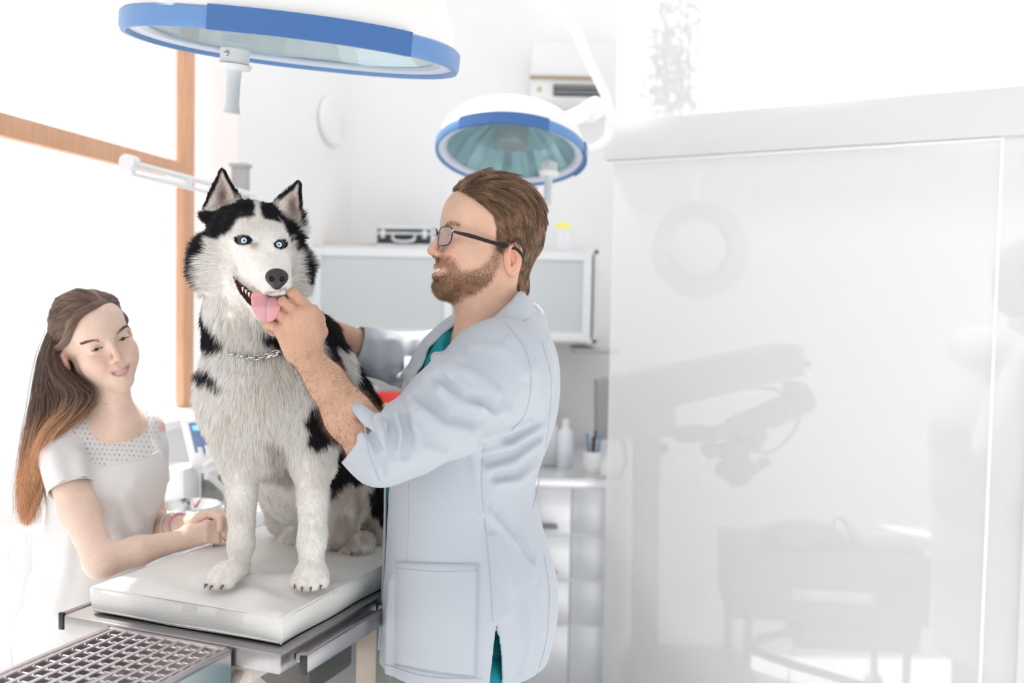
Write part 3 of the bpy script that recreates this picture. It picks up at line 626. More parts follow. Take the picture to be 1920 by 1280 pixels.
b = P(335, 910, 2.66); q = MB(); q.box((b[0] - .01, 2.66, zT + .056), (.105, .09, .11), rotz(-.2), .006); tag(q.build('carton', mat('carton_white', (.93, .93, .94), .5)), 'plain white box on the trolley behind the bowl', 'box')
b = P(402, 910, 2.70); q = MB(); q.box((b[0] + .025, 2.72, zT + .043), (.11, .08, .085), rotz(-.2), .004); tb2 = q.build('instrument_box', mat('instrument_dark', (.12, .13, .12), .5, col2=(.45, .46, .44), nscale=16)); tag(tb2, 'dark grey instrument box behind the dog\'s left foreleg', 'box')
# patient monitor on the box
mc = P(394, 828, 2.64); Rm = frame(np.array([1., -.12, .12]), (-.12, -.25, 1)); t = thing('patient_monitor', mc, 'pale patient monitor with blue screen tilted behind the dog', 'monitor')
q = MB(); q.box(mc, (.135, .03, .155), Rm, .008); q.build('housing', PLAST, t)
SCR = mat('screen_blue', (.06, .10, .20), .2, emis=(.10, .17, .33, .55)); q = MB(); q.box(mc + Rm @ np.array([.008, -.0165, .022]), (.098, .004, .088), Rm, .001); s = q.build('screen', SCR, t)
for (x_, z_, w_, h_) in ((-.032, .052, .018, .014), (.018, .046, .030, .014), (.020, .028, .026, .010)):
    q = MB(); q.box(mc + Rm @ np.array([x_ + .01, -.019, z_]), (w_, .002, h_), Rm); q.build('readout', mat('readout_blue', (.1, .4, .8), .3, emis=(.2, .6, 1., .9)), s)
for (x_, w_, h_) in ((-.03, .016, .030), (-.008, .016, .034), (.014, .018, .014), (.034, .016, .012)):
    q = MB(); q.box(mc + Rm @ np.array([x_ + .008, -.021, -.034 + h_ / 2]), (w_, .006, h_), Rm, .004); q.build('key', PLAST, t)
q = MB(); q.box(mc + [.0, .01, -.085], (.03, .03, .04)); q.build('stem', PLAST, t)
q = MB(); pts = spline([P(385, 872, 2.6), P(400, 862, 2.58), P(425, 858, 2.56), P(432, 872, 2.58), P(405, 882, 2.58), P(392, 890, 2.57), P(410, 908, 2.57), P(424, 925, 2.57), P(427, 962, 2.58)], 50)
q.tube(pts, .0085, 10); tag(q.build('breathing_hose', PLAST), 'looped white hose hanging in front of the monitor', 'hose')
# ================================================================== people: shared anatomy
def head_frame(O, yaw, pitch, roll, scale=1.0):
    """O between the eyes' level in the middle of the head; yaw 0 looks at -Y, positive turns to +X; pitch up; roll tips the crown to -X as seen from the front"""
    f = np.array([math.sin(yaw), -math.cos(yaw), 0]); l = np.array([math.cos(yaw), math.sin(yaw), 0]); u = np.array([0, 0, 1.])
    f, u = f * math.cos(pitch) + u * math.sin(pitch), u * math.cos(pitch) - f * math.sin(pitch)
    l, u = l * math.cos(roll) + u * math.sin(roll), u * math.cos(roll) - l * math.sin(roll)
    R = np.stack([f, l, u], 1)                                        # columns: forward, the head's left, up
    return (lambda x, y, z: O + R @ (np.array([x, y, z], float) * .001 * scale)), R, .001 * scale
def build_head(H, L, R, s, male=True, smile=.5, mouth_open=0.0, lids=.5, ear=(-12, -6)):
    E = lambda c, r, k=.01, mode='u', RR=None: H.el(L(*c), [q * s for q in r], k * s * 1000, R if RR is None else RR, mode)
    C = lambda a, b, r1, r2, k=.01, mode='u': H.rc(L(*a), L(*b), r1 * s, r2 * s, k * s * 1000, mode)
    E((-12, 0, 38), (88, 72, 78)); E((8, 0, 40), (72, 66, 68), .03); E((-30, 0, 10), (66, 64, 62), .03)
    E((42, 0, -30), (44, 52, 62), .03)
    C((5, 44, -52), (74, 11, -92), 16, 14, .03); C((5, -44, -52), (74, -11, -92), 16, 14, .03)
    E((77, 0, -97), (13, 16, 13), .016); E((60, 0, -68), (28, 34, 34), .02)
    for y in (-1, 1):
        E((58, y * 40, -26), (24, 19, 19), .02)                        # cheekbone
        C((77, y * 12, 20), (60, y * 44, 16), 9 if male else 6, 8, .016)       # brow
        if smile: E((74, y * 31, -44), (16, 13, 15), .014)               # raised cheek
        E((91, y * 31, 1), (13, 15, 11), .014, 's')                    # eye hollow
    E((66, 0, 40), (22, 48, 32), .03)
    if not male:
        for y in (-1, 1): E((54, y * 36, -46), (24, 22, 26), .03)
    n = 1.0 if male else .86
    C((86, 0, 8), (88 + 17 * n, 0, -30), 7, 8.5 * n, .010); E((88 + 17 * n, 0, -34), (10 * n, 8.5 * n, 8 * n), .006)
    for y in (-1, 1):
        E((88 + 7 * n, y * 11 * n, -38), (9, 6.5 * n, 7 * n), .006)
        E((88 + 10 * n, y * 6 * n, -45), (5.5, 3.2, 3.0), .002, 's')
    # lips
    E((80, 0, -66), (15, 25, 20), .012)
    C((94, 0, -62), (82, 24, -60 + 4 * smile), 5.0, 2.8, .005); C((94, 0, -62), (82, -24, -60 + 4 * smile), 5.0, 2.8, .005)
    C((92, 0, -75 - mouth_open * 5), (80, 22, -66 + 2 * smile), 6.2, 3.0, .005); C((92, 0, -75 - mouth_open * 5), (80, -22, -66 + 2 * smile), 6.2, 3.0, .005)
    H.ch([L(82, -26, -62 + 6 * smile), L(94, -13, -66.5 - mouth_open), L(98, 0, -68 - mouth_open * 2), L(94, 13, -66.5 - mouth_open), L(84, 25, -62 + 5 * smile)], [1.0 * s, (1.2 + mouth_open * 3.2) * s, (1.4 + mouth_open * 4.2) * s, (1.2 + mouth_open * 3.2) * s, 1.0 * s], .0012, 's')
    if male: E((88, 0, -86), (8, 16, 4), .008, 's')
    C((97, 0, -48), (96, 0, -56), 1.2, 2.0, .004, 's')
    # eyelids: a ball with a slit
    for y in (-1, 1):
        E((73, y * 31, -1), (14.5, 15.5, 13.5), .004)
        if lids > 0: H.ch([L(84.5, y * 31 - 12, -1.5 - lids * 1), L(88, y * 31, -1 - (1 - lids) * 2.5), L(84.5, y * 31 + 12, -1.5)], [.6 * s, (1.2 + 3.4 * lids) * s, .6 * s], .0015, 's')
    # ears
    for y in (-1, 1):
        RE = R @ rotz(y * .30) ; t_ = math.radians(-10); Ry = np.array([[math.cos(t_), 0, -math.sin(t_)], [0, 1, 0], [math.sin(t_), 0, math.cos(t_)]]); RE = RE @ Ry
        c = (ear[0], y * 74, ear[1])
        E(c, (18, 7, 30), .006, 'u', RE)
        Lc = lambda a, b, z: L(*c) + RE @ (np.array([a, y * b, z]) * s)
        H.el(Lc(1, 8, 4), np.array([12, 8.5, 19]) * s, .002, RE, 's'); H.el(Lc(6, 5, -7), np.array([7, 12, 8]) * s, .002, RE, 's')
        H.ch([Lc(12, 5, 2), Lc(10, 6, 20), Lc(-2, 7, 29), Lc(-14, 6, 20), Lc(-16, 5, 2), Lc(-9, 4, -16), Lc(2, 3, -27)], np.array([2.6, 3, 3.2, 3.4, 3.2, 3.2, 5]) * s, .003)
        H.ch([Lc(-1, 5, 17), Lc(-8, 5.5, 6), Lc(-7, 5, -8), Lc(1, 4, -15)], np.array([2, 2.6, 2.6, 2.4]) * s, .003); H.el(Lc(11, 4, -7), np.array([4, 3.5, 6]) * s, .004, RE)
def skin_cols(V, L, R, s, O, base, male=True, lip=(.62, .25, .22), ear=(-12, -6)):
    q = (V - O) @ R / s; c = np.tile(np.array(base), (len(V), 1))
    def blob(cx, cy, cz, rx, ry, rz, col, a):
        d = ((q[:, 0] - cx) / rx) ** 2 + ((np.abs(q[:, 1]) - cy) / ry) ** 2 + ((q[:, 2] - cz) / rz) ** 2; w = (np.exp(-d) * a)[:, None]; c[:] = c * (1 - w) + np.array(col) * w
    red = np.array(base) * [1.0, .70, .64]
    blob(75, 38, -38, 25, 18, 20, red, .5); blob(104, 0, -34, 14, 14, 12, red, .55); blob(ear[0], 78, ear[1], 26, 12, 34, red, .75)
    blob(85, 31, 0, 12, 16, 9, np.array(base) * [.86, .72, .68], .4)
    cv = np.abs(q[:, 1]); up = -59 + (cv / 24) ** 2 * 3; lo = -80 + (cv / 24) ** 2 * 14
    m_ = (q[:, 0] > 78) & (cv < 25) & (q[:, 2] < up) & (q[:, 2] > lo); w = np.where(m_, .8, 0)[:, None]; c[:] = c * (1 - w) + np.array(lip) * w
    n_ = (vnoise(V * 300, 2) * .04 + vnoise(V * 60, 4) * .05)[:, None]; return np.clip(c * (1 + n_), 0, 1)
SKIN_TR = dict(rough=.5, sss=.12, bump=.25, bscale=900, bdist=.0004, spec=.4)
HAIRM = bpy.data.materials.new('hair'); HAIRM.use_nodes = True; nt = HAIRM.node_tree; b = nt.nodes['Principled BSDF']; a = nt.nodes.new('ShaderNodeAttribute'); a.attribute_name = 'Col'
nt.links.new(a.outputs['Color'], b.inputs['Base Color']); b.inputs['Roughness'].default_value = .38; b.inputs['Specular IOR Level'].default_value = .5
def eyeball(parent, L, R, s, side, look=(1, 0, 0), iris=(.12, .22, .30)):
    c = L(74, side * 31, -1); q = MB(); q.ball(c, 12.0 * s, seg=28); e = q.build('eye', mat('eye_white', (.82, .80, .79), .15), parent)
    f = nrm(R @ nrm(look)); Rf = ell_frame2(f); r = 12.0 * s; q = MB(); q.lathe([(0, r * 1.03), (r * .2, r * 1.02), (r * .54, r * .865), (r * .52, r * .8), (0, r * .8)], c, Rf, 20); q.build('iris', mat('iris_%d' % int(iris[0] * 1000), iris, .2, coat=1), e)
    q = MB(); q.lathe([(0, r * 1.05), (r * .19, r * 1.045), (r * .19, r * .9), (0, r * .9)], c, Rf, 14); q.build('pupil', mat('pupil_black', (.005, .005, .005), .1), e); return e
def ell_frame2(f):
    z = nrm(f); x = nrm(np.cross([0, 0, 1.], z)); return np.stack([x, np.cross(z, x), z], 1)
def finger(H, pts, r0, r1, k=.003):
    n = len(pts); H.ch(pts, list(np.linspace(r0, r1, n)), k, kk=.003)
    for i in range(1, n - 1): H.sp(pts[i], (r0 + (r1 - r0) * i / (n - 1)) * 1.05, .003)   # knuckles
def nail(parent, p, d, n, w=.0055, l=.011, m_=None):
    X = nrm(d); Z = nrm(np.asarray(n) - X * np.dot(n, X)); Rn = np.stack([X, np.cross(Z, X), Z], 1); q = MB(); q.ball(p, (l * .55, w, .0016), Rn, 14)
    return q.build('fingernail', m_ or mat('nail_pink', (.80, .58, .52), .25), parent)
def strands(roots, dirs, lens, k, bend, jit, r0, seed=0):
    """simple tufts: root, direction, length, list of direction changes"""
    r = np.random.default_rng(seed); n = len(roots); p = [roots]; d = dirs + r.normal(0, jit, roots.shape); d /= np.linalg.norm(d, axis=1)[:, None]
    for i in range(1, k):
        p.append(p[-1] + d * (lens / (k - 1))[:, None]); d = d + bend; d /= np.linalg.norm(d, axis=1)[:, None]
    rad = r0 * np.linspace(1, .15, k)[None] * (.7 + .6 * r.random(n))[:, None]
    return np.stack(p, 1), rad
def fold(S_, ops, pts, r=.012, h=.005, groove=False, k=.018, t0=1.0):
    out = []
    for x, y in pts:
        p = march(ops, x, y, t0)
        if p is None: continue
        n = grad(ops, p); out.append(p + n * ((r - h) if groove else -(r - h)))
    if len(out) > 1:
        m_ = len(out); rr = [r * (.55 + .45 * math.sin(PI * (i + .5) / m_)) for i in range(m_)]; S_.ch(out, rr, k, 's' if groove else 'u', kk=.0)
def seam(parent, ops, pts, name='seam', r=.0009, m_=None, t0=1.0, n=24, off=0.0, wid=None):
    out = []
    for x, y in spline(pts, n):
        p = march(ops, x, y, t0)
        if p is None: continue
        out.append(p + grad(ops, p) * off)
    if len(out) < 2: return
    q = MB(); q.tube(out, r, 6); return q.build(name, m_, parent)
def patch(parent, ops, quad, name, m_, nu=16, nv=16, off=.0018, t0=1.0):
    q4 = np.array(quad, float); V = []
    for i in range(nu + 1):
        for j in range(nv + 1):
            u, v = i / nu, j / nv; xy = (q4[0] * (1 - u) + q4[1] * u) * (1 - v) + (q4[3] * (1 - u) + q4[2] * u) * v
            p = march(ops, xy[0], xy[1], t0); p = V[-1] if p is None else p + grad(ops, p) * (off if 0 < i < nu and 0 < j < nv else .0003); V.append(p)
    F = [(i * (nv + 1) + j, (i + 1) * (nv + 1) + j, (i + 1) * (nv + 1) + j + 1, i * (nv + 1) + j + 1) for i in range(nu) for j in range(nv)]
    return mesh_obj(name, V, F, m_, parent)
def ribbon(name, ea, eb, m_, parent, n=40, w=6, th=.003, bulge=.006, away=None):
    A_, B_ = spline(ea, n), spline(eb, n); V = []
    for i in range(n):
        a = P(*A_[i]); b = P(*B_[i]); nn = nrm(np.cross(b - a, (P(*A_[min(i + 1, n - 1)]) - P(*A_[max(i - 1, 0)])))); nn = nn if nn @ (CAM - a) > 0 else -nn
        for j in range(w + 1): u = j / w; V.append(a * (1 - u) + b * u + nn * bulge * math.sin(PI * u))
        for j in range(w, -1, -1): u = j / w; V.append(a * (1 - u) + b * u + nn * (bulge * math.sin(PI * u) - th))
    k = 2 * (w + 1); F = [(i * k + j, i * k + (j + 1) % k, (i + 1) * k + (j + 1) % k, (i + 1) * k + j) for i in range(n - 1) for j in range(k)]
    F += [tuple(range(k))[::-1], tuple((n - 1) * k + j for j in range(k))]
    return mesh_obj(name, V, F, m_, parent)
# ================================================================== the husky
K = 1 / 1790.0
def ell_frame(f, u=(0, 0, 1)):
    f = nrm(f); s = nrm(np.cross(u, f)); return np.stack([f, s, np.cross(f, s)], 1)
D = Shape()
# trunk: chest, neck, back, rump
D.el(P(500, 735, 1.83), (.092, .095, .150), .02)
D.rc(P(492, 700, 1.82), P(480, 585, 1.83), .098, .078, .05)
D.rc(P(480, 590, 1.83), P(472, 500, 1.83), .080, .070, .04)
D.rc(P(520, 740, 1.88), P(610, 860, 2.05), .100, .115, .05)
D.rc(P(600, 850, 2.05), P(655, 945, 2.10), .115, .100, .05)
D.rc(P(590, 640, 1.90), P(640, 780, 1.98), .045, .075, .06)
D.rc(P(505, 800, 1.86), P(560, 910, 1.98), .070, .070, .05)
# forelegs
D.rc(P(450, 770, 1.80), P(455, 870, 1.81), .048, .033, .04); D.rc(P(455, 865, 1.81), P(452, 1020, 1.785), .030, .0215, .02)
D.rc(P(452, 1015, 1.785), P(449, 1068, 1.775), .0215, .019, .012)
D.rc(P(568, 765, 1.80), P(588, 865, 1.79), .052, .034, .04); D.rc(P(588, 860, 1.79), P(585, 1015, 1.745), .031, .0225, .02)
D.rc(P(585, 1010, 1.745), P(584, 1068, 1.730), .0225, .020, .012)
# shoulder muscles
D.el(P(425, 740, 1.82), (.040, .05, .075), .04); D.el(P(590, 740, 1.82), (.045, .05, .085), .04)
# forepaws: four toes each
def paw(c, f, s=1.0):
    R = ell_frame(f); z0 = PT
    def L(a, b, h): return np.array([c[0], c[1], PT]) + R @ np.array([a * s, b * s, 0]) + [0, 0, h * s]
    D.el(L(-.004, 0, .022), (.034 * s, .026 * s, .020 * s), .012, R)
    for b, a, r in ((-.022, .016, .0115), (-.0075, .028, .0125), (.0075, .028, .0125), (.022, .016, .0115)):
        D.rc(L(a - .018, b * .8, .022), L(a, b, .0115), r * s, r * s * .95, .004)
    return L
fl = nrm(P(392, 1104, 1.72) - P(449, 1075, 1.78)); fl[2] = 0
fr_ = nrm(np.array([.02, -1, 0]))
LpA = paw(PZ(425, 1096, PT), fl, 1.0); LpB = paw(PZ(583, 1098, PT), fr_, 1.05)
# hind legs: thigh, hock and long foot on the pad
D.rc(P(650, 900, 2.00), P(628, 985, 1.96), .070, .042, .04); D.rc(P(628, 985, 1.97), P(660, 1026, 1.975), .034, .020, .02)
LpC = paw(PZ(672, 1030, PT + .004), nrm(np.array([-.35, -1, 0])), .95)
D.rc(P(705, 960, 2.06), P(715, 1010, 2.04), .055, .028, .03)
D.rc(P(545, 900, 2.02), P(535, 965, 2.06), .062, .040, .04); D.rc(P(535, 965, 2.06), P(560, 1012, 2.02), .03, .02, .02)
LpD = paw(PZ(556, 1016, PT), nrm(np.array([-.2, -1, 0])), .9)
# head
HC = P(466, 452, 1.79)                                                # middle of the skull
NT = P(519, 522, 1.605)                                               # tip of the nose
D.el(P(466, 448, 1.79), (.068, .072, .064), .02)
D.el(P(480, 425, 1.765), (.050, .045, .036), .03)
D.rc(P(470, 452, 1.735), P(486, 476, 1.70), .040, .036, .03); D.rc(P(505, 455, 1.725), P(500, 476, 1.70), .034, .032, .03)
MF = ell_frame(NT - P(488, 478, 1.71), (0, 0, 1))
D.rc(P(491, 484, 1.70), P(516, 521, 1.630), .0345, .0200, .02)        # bridge and muzzle
D.rc(P(474, 502, 1.700), P(506, 541, 1.637), .0225, .0140, .012); D.rc(P(520, 496, 1.70), P(530, 540, 1.640), .023, .0145, .012)  # flews
D.el(P(517, 541, 1.632), (.018, .018, .011), .008)
D.rc(P(458, 532, 1.715), P(492, 588, 1.660), .019, .0125, .008)       # lower jaw
D.rc(P(500, 530, 1.715), P(508, 584, 1.665), .016, .0125, .008)
D.rc(P(452, 520, 1.75), P(470, 545, 1.73), .034, .028, .02)
D.el(P(418, 492, 1.80), (.050, .055, .052), .03); D.el(P(535, 500, 1.815), (.046, .05, .052), .03)   # cheeks
D.rc(P(470, 500, 1.80), P(475, 560, 1.80), .07, .07, .04)
# brows and eye hollows
EL, ER = march(D.ops, 457, 451), march(D.ops, 526, 459)
D.rc(P(436, 440, 1.735), P(470, 437, 1.716), .010, .011, .012); D.rc(P(512, 443, 1.710), P(536, 450, 1.725), .010, .009, .012)
for e in (EL, ER): D.el(e + [0, -.004, 0], (.0145, .008, .0068), .004, mode='s')
# open mouth
mo = [P(439, 521, 1.685), P(455, 543, 1.672), P(474, 562, 1.655), P(494, 566, 1.630)]
D.ch(mo, [.0045, .0085, .0105, .012], .004, 's'); D.ch([p + [0, .02, .0] for p in mo], [.006, .010, .013, .015], .004, 's')
D.hs([0, 0, PT + .001], [0, 0, 1], .002)
# ears: a bent triangular blade each, hollow in front
def ear(tip, b0, b1, back, dep):
    """tip, outer base, inner base in (px, py, Y)"""
    t_, p0, p1 = P(*tip), P(*b0), P(*b1); n_ = nrm(np.cross(p1 - p0, t_ - p0)); n_ = n_ if n_[1] > 0 else -n_; mid = (p0 + p1) / 2
    for u in np.linspace(0, 1, 13):
        a = p0 + (t_ - p0) * u; b = p1 + (t_ - p1) * u; w_ = math.sin(PI * min(u * .95 + .05, 1)) * .0065; ab = nrm(b - a) if u < 1 else nrm(p1 - p0); a = a - ab * w_; b = b + ab * w_
        c = (a + b) / 2 + n_ * dep * (1 - u) ** .7 * 1.0
        D.ch([a + (b - a) * .06, c + (a - b) * .18, c + (b - a) * .18, b + (a - b) * .06], [.0045, .0055, .0055, .0045], .006)
    D.rc(p0 * .72 + p1 * .28 + n_ * .012 - [0, 0, .01], p1 * .8 + p0 * .2 + n_ * .01 - [0, 0, .006], .018, .020, .025)
    return n_
nE1 = ear((417, 322, 1.815), (383, 402, 1.80), (443, 382, 1.785), 0, .028)
nE2 = ear((560, 346, 1.80), (515, 386, 1.775), (561, 430, 1.80), 0, .026)
DV, DF = cached(D, .0028, 'dog', smooth=2)
DN = normals(DV, DF)
XY = PXL(DV)
# coat pattern in the head-on view: black cap, ear rims, neck and shoulder markings
BK, WT, TAN, GRY = np.array([.022, .020, .024]), np.array([.97, .945, .91]), np.array([.60, .50, .42]), np.array([.30, .27, .26])
CAPL = [(352, 470), (356, 440), (372, 405), (400, 392), (440, 370), (452, 368), (474, 377), (477, 400), (474, 412), (452, 414), (436, 432), (420, 446), (398, 452), (394, 466), (386, 485), (381, 515), (378, 545), (340, 545), (330, 480)]
CAPR = [(492, 378), (512, 372), (520, 386), (545, 410), (562, 432), (572, 470), (580, 510), (584, 545), (600, 590), (575, 560), (566, 520), (560, 478), (548, 462), (538, 440), (528, 420), (512, 412), (497, 412), (488, 396)]
NECKL = [(335, 505), (368, 510), (378, 548), (396, 590), (412, 612), (426, 622), (424, 640), (404, 648), (380, 640), (350, 590)]
COLL = [(376, 668), (392, 684), (414, 700), (422, 714), (408, 712), (388, 700), (376, 690)]
SHO = [(572, 775), (592, 745), (640, 770), (640, 812), (610, 826), (588, 838), (578, 815)]
NECKR = [(486, 612), (512, 606), (540, 640), (530, 652), (505, 640), (492, 625)]
def coat(xy, p, n, jit=True):
    q = xy + 0; sp = 60
    j = vnoise(p * 55) * 5 + vnoise(p * 140, 3) * 3
    d = np.minimum.reduce([inpoly(q, CAPL), inpoly(q, CAPR), inpoly(q, NECKL), inpoly(q, COLL), inpoly(q, SHO), inpoly(q, NECKR)]) + j
    # everything on the far side of the head, neck and back is black saddle
    ax = (p[:, 2] - 1.0) / .5; yb = 1.835 + .0 * ax
    back = np.where(p[:, 2] > 1.44, (1.845 - p[:, 1]) * 600, 0) + np.where(p[:, 2] <= 1.44, 40, 0)
    side = inpoly(q, [(575, 560), (600, 550), (650, 590), (690, 660), (750, 760), (760, 820), (735, 1000), (700, 960), (690, 930), (700, 900), (640, 905), (618, 940), (612, 870), (640, 830), (655, 770), (640, 720), (620, 700), (596, 640)]) + j
    wb = inpoly(q, [(622, 640), (652, 650), (664, 700), (655, 715), (640, 700), (628, 668)]) + j
    side = np.where(wb < 0, 15, side); side = np.where((p[:, 1] > 1.80) | (p[:, 2] > 1.50), side, 20)
    d = np.minimum(d, side); d = np.where(p[:, 2] > 1.40, np.minimum(d, back + j), d)
    far = (p[:, 1] > 2.02) & (p[:, 2] > 1.12) & (n[:, 1] > 0); d = np.where(far, -10, d)
    w = np.clip(.5 - d / 5, 0, 1)[:, None]
    base = np.tile(WT, (len(p), 1))
    tn = np.clip(vnoise(p * 26, 9) * .5 + .15, 0, 1)[:, None]; base = base * (1 - tn * .25) + TAN * tn * .25
    # grey-tan shading hair of the belly and hind leg
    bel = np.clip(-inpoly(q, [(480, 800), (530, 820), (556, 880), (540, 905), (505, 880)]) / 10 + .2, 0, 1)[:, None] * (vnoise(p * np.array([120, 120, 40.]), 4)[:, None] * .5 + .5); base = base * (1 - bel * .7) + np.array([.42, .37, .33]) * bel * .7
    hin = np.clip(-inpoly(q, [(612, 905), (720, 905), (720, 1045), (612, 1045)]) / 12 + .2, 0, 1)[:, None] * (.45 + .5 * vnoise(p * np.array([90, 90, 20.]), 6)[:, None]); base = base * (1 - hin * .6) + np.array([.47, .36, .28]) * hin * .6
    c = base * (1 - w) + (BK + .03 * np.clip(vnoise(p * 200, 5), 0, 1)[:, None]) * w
    # ears: dark rims, dusky hollow
    for (tip, b0, b1) in (((417, 318), (378, 400), (447, 376)), ((562, 341), (512, 384), (563, 432))):
        tri = inpoly(q, [tip, b0, b1]); inside = (tri < 4) & (q[:, 1] < max(b0[1], b1[1]) - 2) & (p[:, 2] > 1.56)
        rim = np.clip((tri + 4.5 + j * .25) / 3.0, 0, 1); be = np.minimum(np.abs(q[:, 1] - (b0[1] + (b1[1] - b0[1]) * (q[:, 0] - b0[0]) / (b1[0] - b0[0]))) / 8, 1); rim = rim * np.clip(be, 0, 1)
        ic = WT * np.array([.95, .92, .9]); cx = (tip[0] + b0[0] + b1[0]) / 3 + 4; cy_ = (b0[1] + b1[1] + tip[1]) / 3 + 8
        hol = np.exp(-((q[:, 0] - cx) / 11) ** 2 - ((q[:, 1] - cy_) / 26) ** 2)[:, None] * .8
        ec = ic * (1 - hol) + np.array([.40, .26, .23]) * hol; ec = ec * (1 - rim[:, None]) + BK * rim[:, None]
        ec = np.where((n[:, 1] > .1)[:, None], BK, ec); c = np.where(inside[:, None], ec, c)
    # eye rims, lips, mouth lining, bridge of the nose
    for (ex, ey, rx_, ry_) in ((457, 451, 15, 8), (526, 459, 11, 8)):
        r_ = np.hypot((q[:, 0] - ex) / rx_, (q[:, 1] - ey) / ry_); c = np.where(((r_ < 1.15) & (p[:, 2] > 1.5) & (n[:, 1] < .2))[:, None], BK, c)
    r_ = np.hypot((q[:, 0] - 477) / 9, (q[:, 1] - 460) / 7); wv_ = (np.exp(-r_ ** 2) * .55)[:, None]; c = c * (1 - wv_) + np.array([.22, .18, .16]) * wv_
    mth = inpoly(q, [(437, 517), (452, 530), (474, 546), (512, 556), (512, 575), (482, 582), (462, 566), (446, 545)]); c = np.where(((mth < 0) & (p[:, 1] < 1.80))[:, None], np.array([.10, .035, .04]), c)
    lip = np.clip(1 - np.abs(inpoly(q, [(500, 548), (520, 546), (534, 540), (540, 552), (520, 556), (503, 556)])) / 4, 0, 1)[:, None] * .5; c = c * (1 - lip) + BK * lip
    return c
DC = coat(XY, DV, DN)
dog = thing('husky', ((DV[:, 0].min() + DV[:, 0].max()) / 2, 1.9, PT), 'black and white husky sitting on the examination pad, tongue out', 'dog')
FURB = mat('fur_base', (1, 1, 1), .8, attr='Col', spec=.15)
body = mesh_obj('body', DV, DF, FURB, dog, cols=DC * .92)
# fur: strand length and lie by region
NSTR = 250000
fc = DV[DF].mean(1); fxy = XY[DF].mean(1); fn = DN[DF].mean(1)
view = nrm(fc.mean(0) - CAM)
def fur_len(p, xy):
    L = np.full(len(p), .017)
    L = np.where(p[:, 2] > 1.15, .024, L)                              # trunk and chest
    L = L + np.clip((p[:, 2] - 1.27) / .06, 0, 1) * .006                              # ruff
    hd = np.linalg.norm((p - HC) / np.array([.12, .12, .13]), axis=1); w_ = np.clip((1.15 - hd) / .25, 0, 1); L = L * (1 - w_) + .013 * w_
    face = np.clip((1.775 - p[:, 1]) / .06, 0, 1) * (p[:, 2] > 1.46); L = L * (1 - face) + .0065 * face
    mz = np.clip((1.705 - p[:, 1]) / .03, 0, 1) * (p[:, 2] > 1.44); L = L * (1 - mz) + .0035 * mz
    chk = np.clip(np.maximum((425 - xy[:, 0]) / 40, (xy[:, 0] - 548) / 30), 0, 1) * np.clip((xy[:, 1] - 425) / 25, 0, 1) * (p[:, 2] > 1.4); L = L * (1 - chk) + .028 * chk
    earm = (xy[:, 1] < 400) & ((xy[:, 0] < 445) | (xy[:, 0] > 520)); L = np.where(earm, .0055, L)
    leg = np.clip((1.22 - p[:, 2]) / .09, 0, 1) * (p[:, 1] < 1.90); L = L * (1 - leg) + .008 * leg; L = np.where(p[:, 2] < 1.02, .005, L)
    L = np.where((p[:, 2] < 1.17) & (p[:, 1] >= 1.90), .016, L)
    L = np.where(p[:, 2] > 1.4, L, L)
    bel = inpoly(xy, [(475, 790), (530, 800), (560, 880), (540, 910), (500, 890)]) < 0; L = np.where(bel & (p[:, 1] > 1.8), .03, L)
    return L
wgt = np.where((fn @ view) < .35, 1.0, .2) * np.where(fc[:, 2] > 1.42, 1.7, 1.0)
T_, bc = sample(DV, DF, NSTR, wgt, 3)
rp = (DV[T_] * bc[:, :, None]).sum(1); rn = (DN[T_] * bc[:, :, None]).sum(1); rn /= np.linalg.norm(rn, axis=1)[:, None]; rxy = PXL(rp)
rc_ = coat(rxy, rp, rn)
skip = np.zeros(len(rp), bool)
for (ex, ey, rx_, ry_) in ((457, 451, 13, 7), (526, 459, 10, 7)): skip |= (np.hypot((rxy[:, 0] - ex) / rx_, (rxy[:, 1] - ey) / ry_) < 1) & (rp[:, 2] > 1.5)
skip |= np.hypot((rxy[:, 0] - 520) / 21, (rxy[:, 1] - 521) / 18) < 1
skip |= (inpoly(rxy, [(437, 517), (452, 530), (474, 546), (512, 556), (526, 560), (512, 590), (482, 585), (462, 566), (446, 545)]) < 1) & (rp[:, 1] < 1.8)
skip |= (rp[:, 2] < PT + .004)
lay = np.tile(np.array([0, .25, -1.0]), (len(rp), 1))
hd = (rp[:, 2] > 1.45); face_dir = rp - NT; face_dir /= np.linalg.norm(face_dir, axis=1)[:, None]; lay = np.where(hd[:, None], face_dir + [0, .2, 0], lay)
nk = (rp[:, 2] > 1.33) & (rp[:, 2] <= 1.5) ; out = rp - P(478, 600, 1.85); out[:, 2] = 0; lay = np.where(nk[:, None], out / .12 * .4 + np.array([0, .1, -1]), lay)
em = (rxy[:, 1] < 395) & ((rxy[:, 0] < 447) | (rxy[:, 0] > 515)); lay = np.where(em[:, None], np.array([0, 0.1, 1.]), lay)
lay -= rn * (lay * rn).sum(1)[:, None]; lay /= np.maximum(np.linalg.norm(lay, axis=1), 1e-6)[:, None]
cl = np.stack([vnoise(rp * 45, s) for s in (11, 12, 13)], 1); fi = np.stack([vnoise(rp * 160, s) for s in (21, 22, 23)], 1)
Ls = fur_len(rp, rxy) * (.65 + .6 * rng.random(len(rp)))
lift = np.where(Ls > .02, .40, .30)[:, None]
d1 = rn * lift + lay + cl * .30 + fi * .18 + rng.normal(0, .10, rp.shape); d1 /= np.linalg.norm(d1, axis=1)[:, None]
d2 = d1 + lay * .35 + np.array([0, 0, -.25]) * (Ls > .012)[:, None] + cl * .3; d2 /= np.linalg.norm(d2, axis=1)[:, None]
keep = ~skip; rp, d1, d2, Ls, rc_, rn = rp[keep], d1[keep], d2[keep], Ls[keep], rc_[keep], rn[keep]
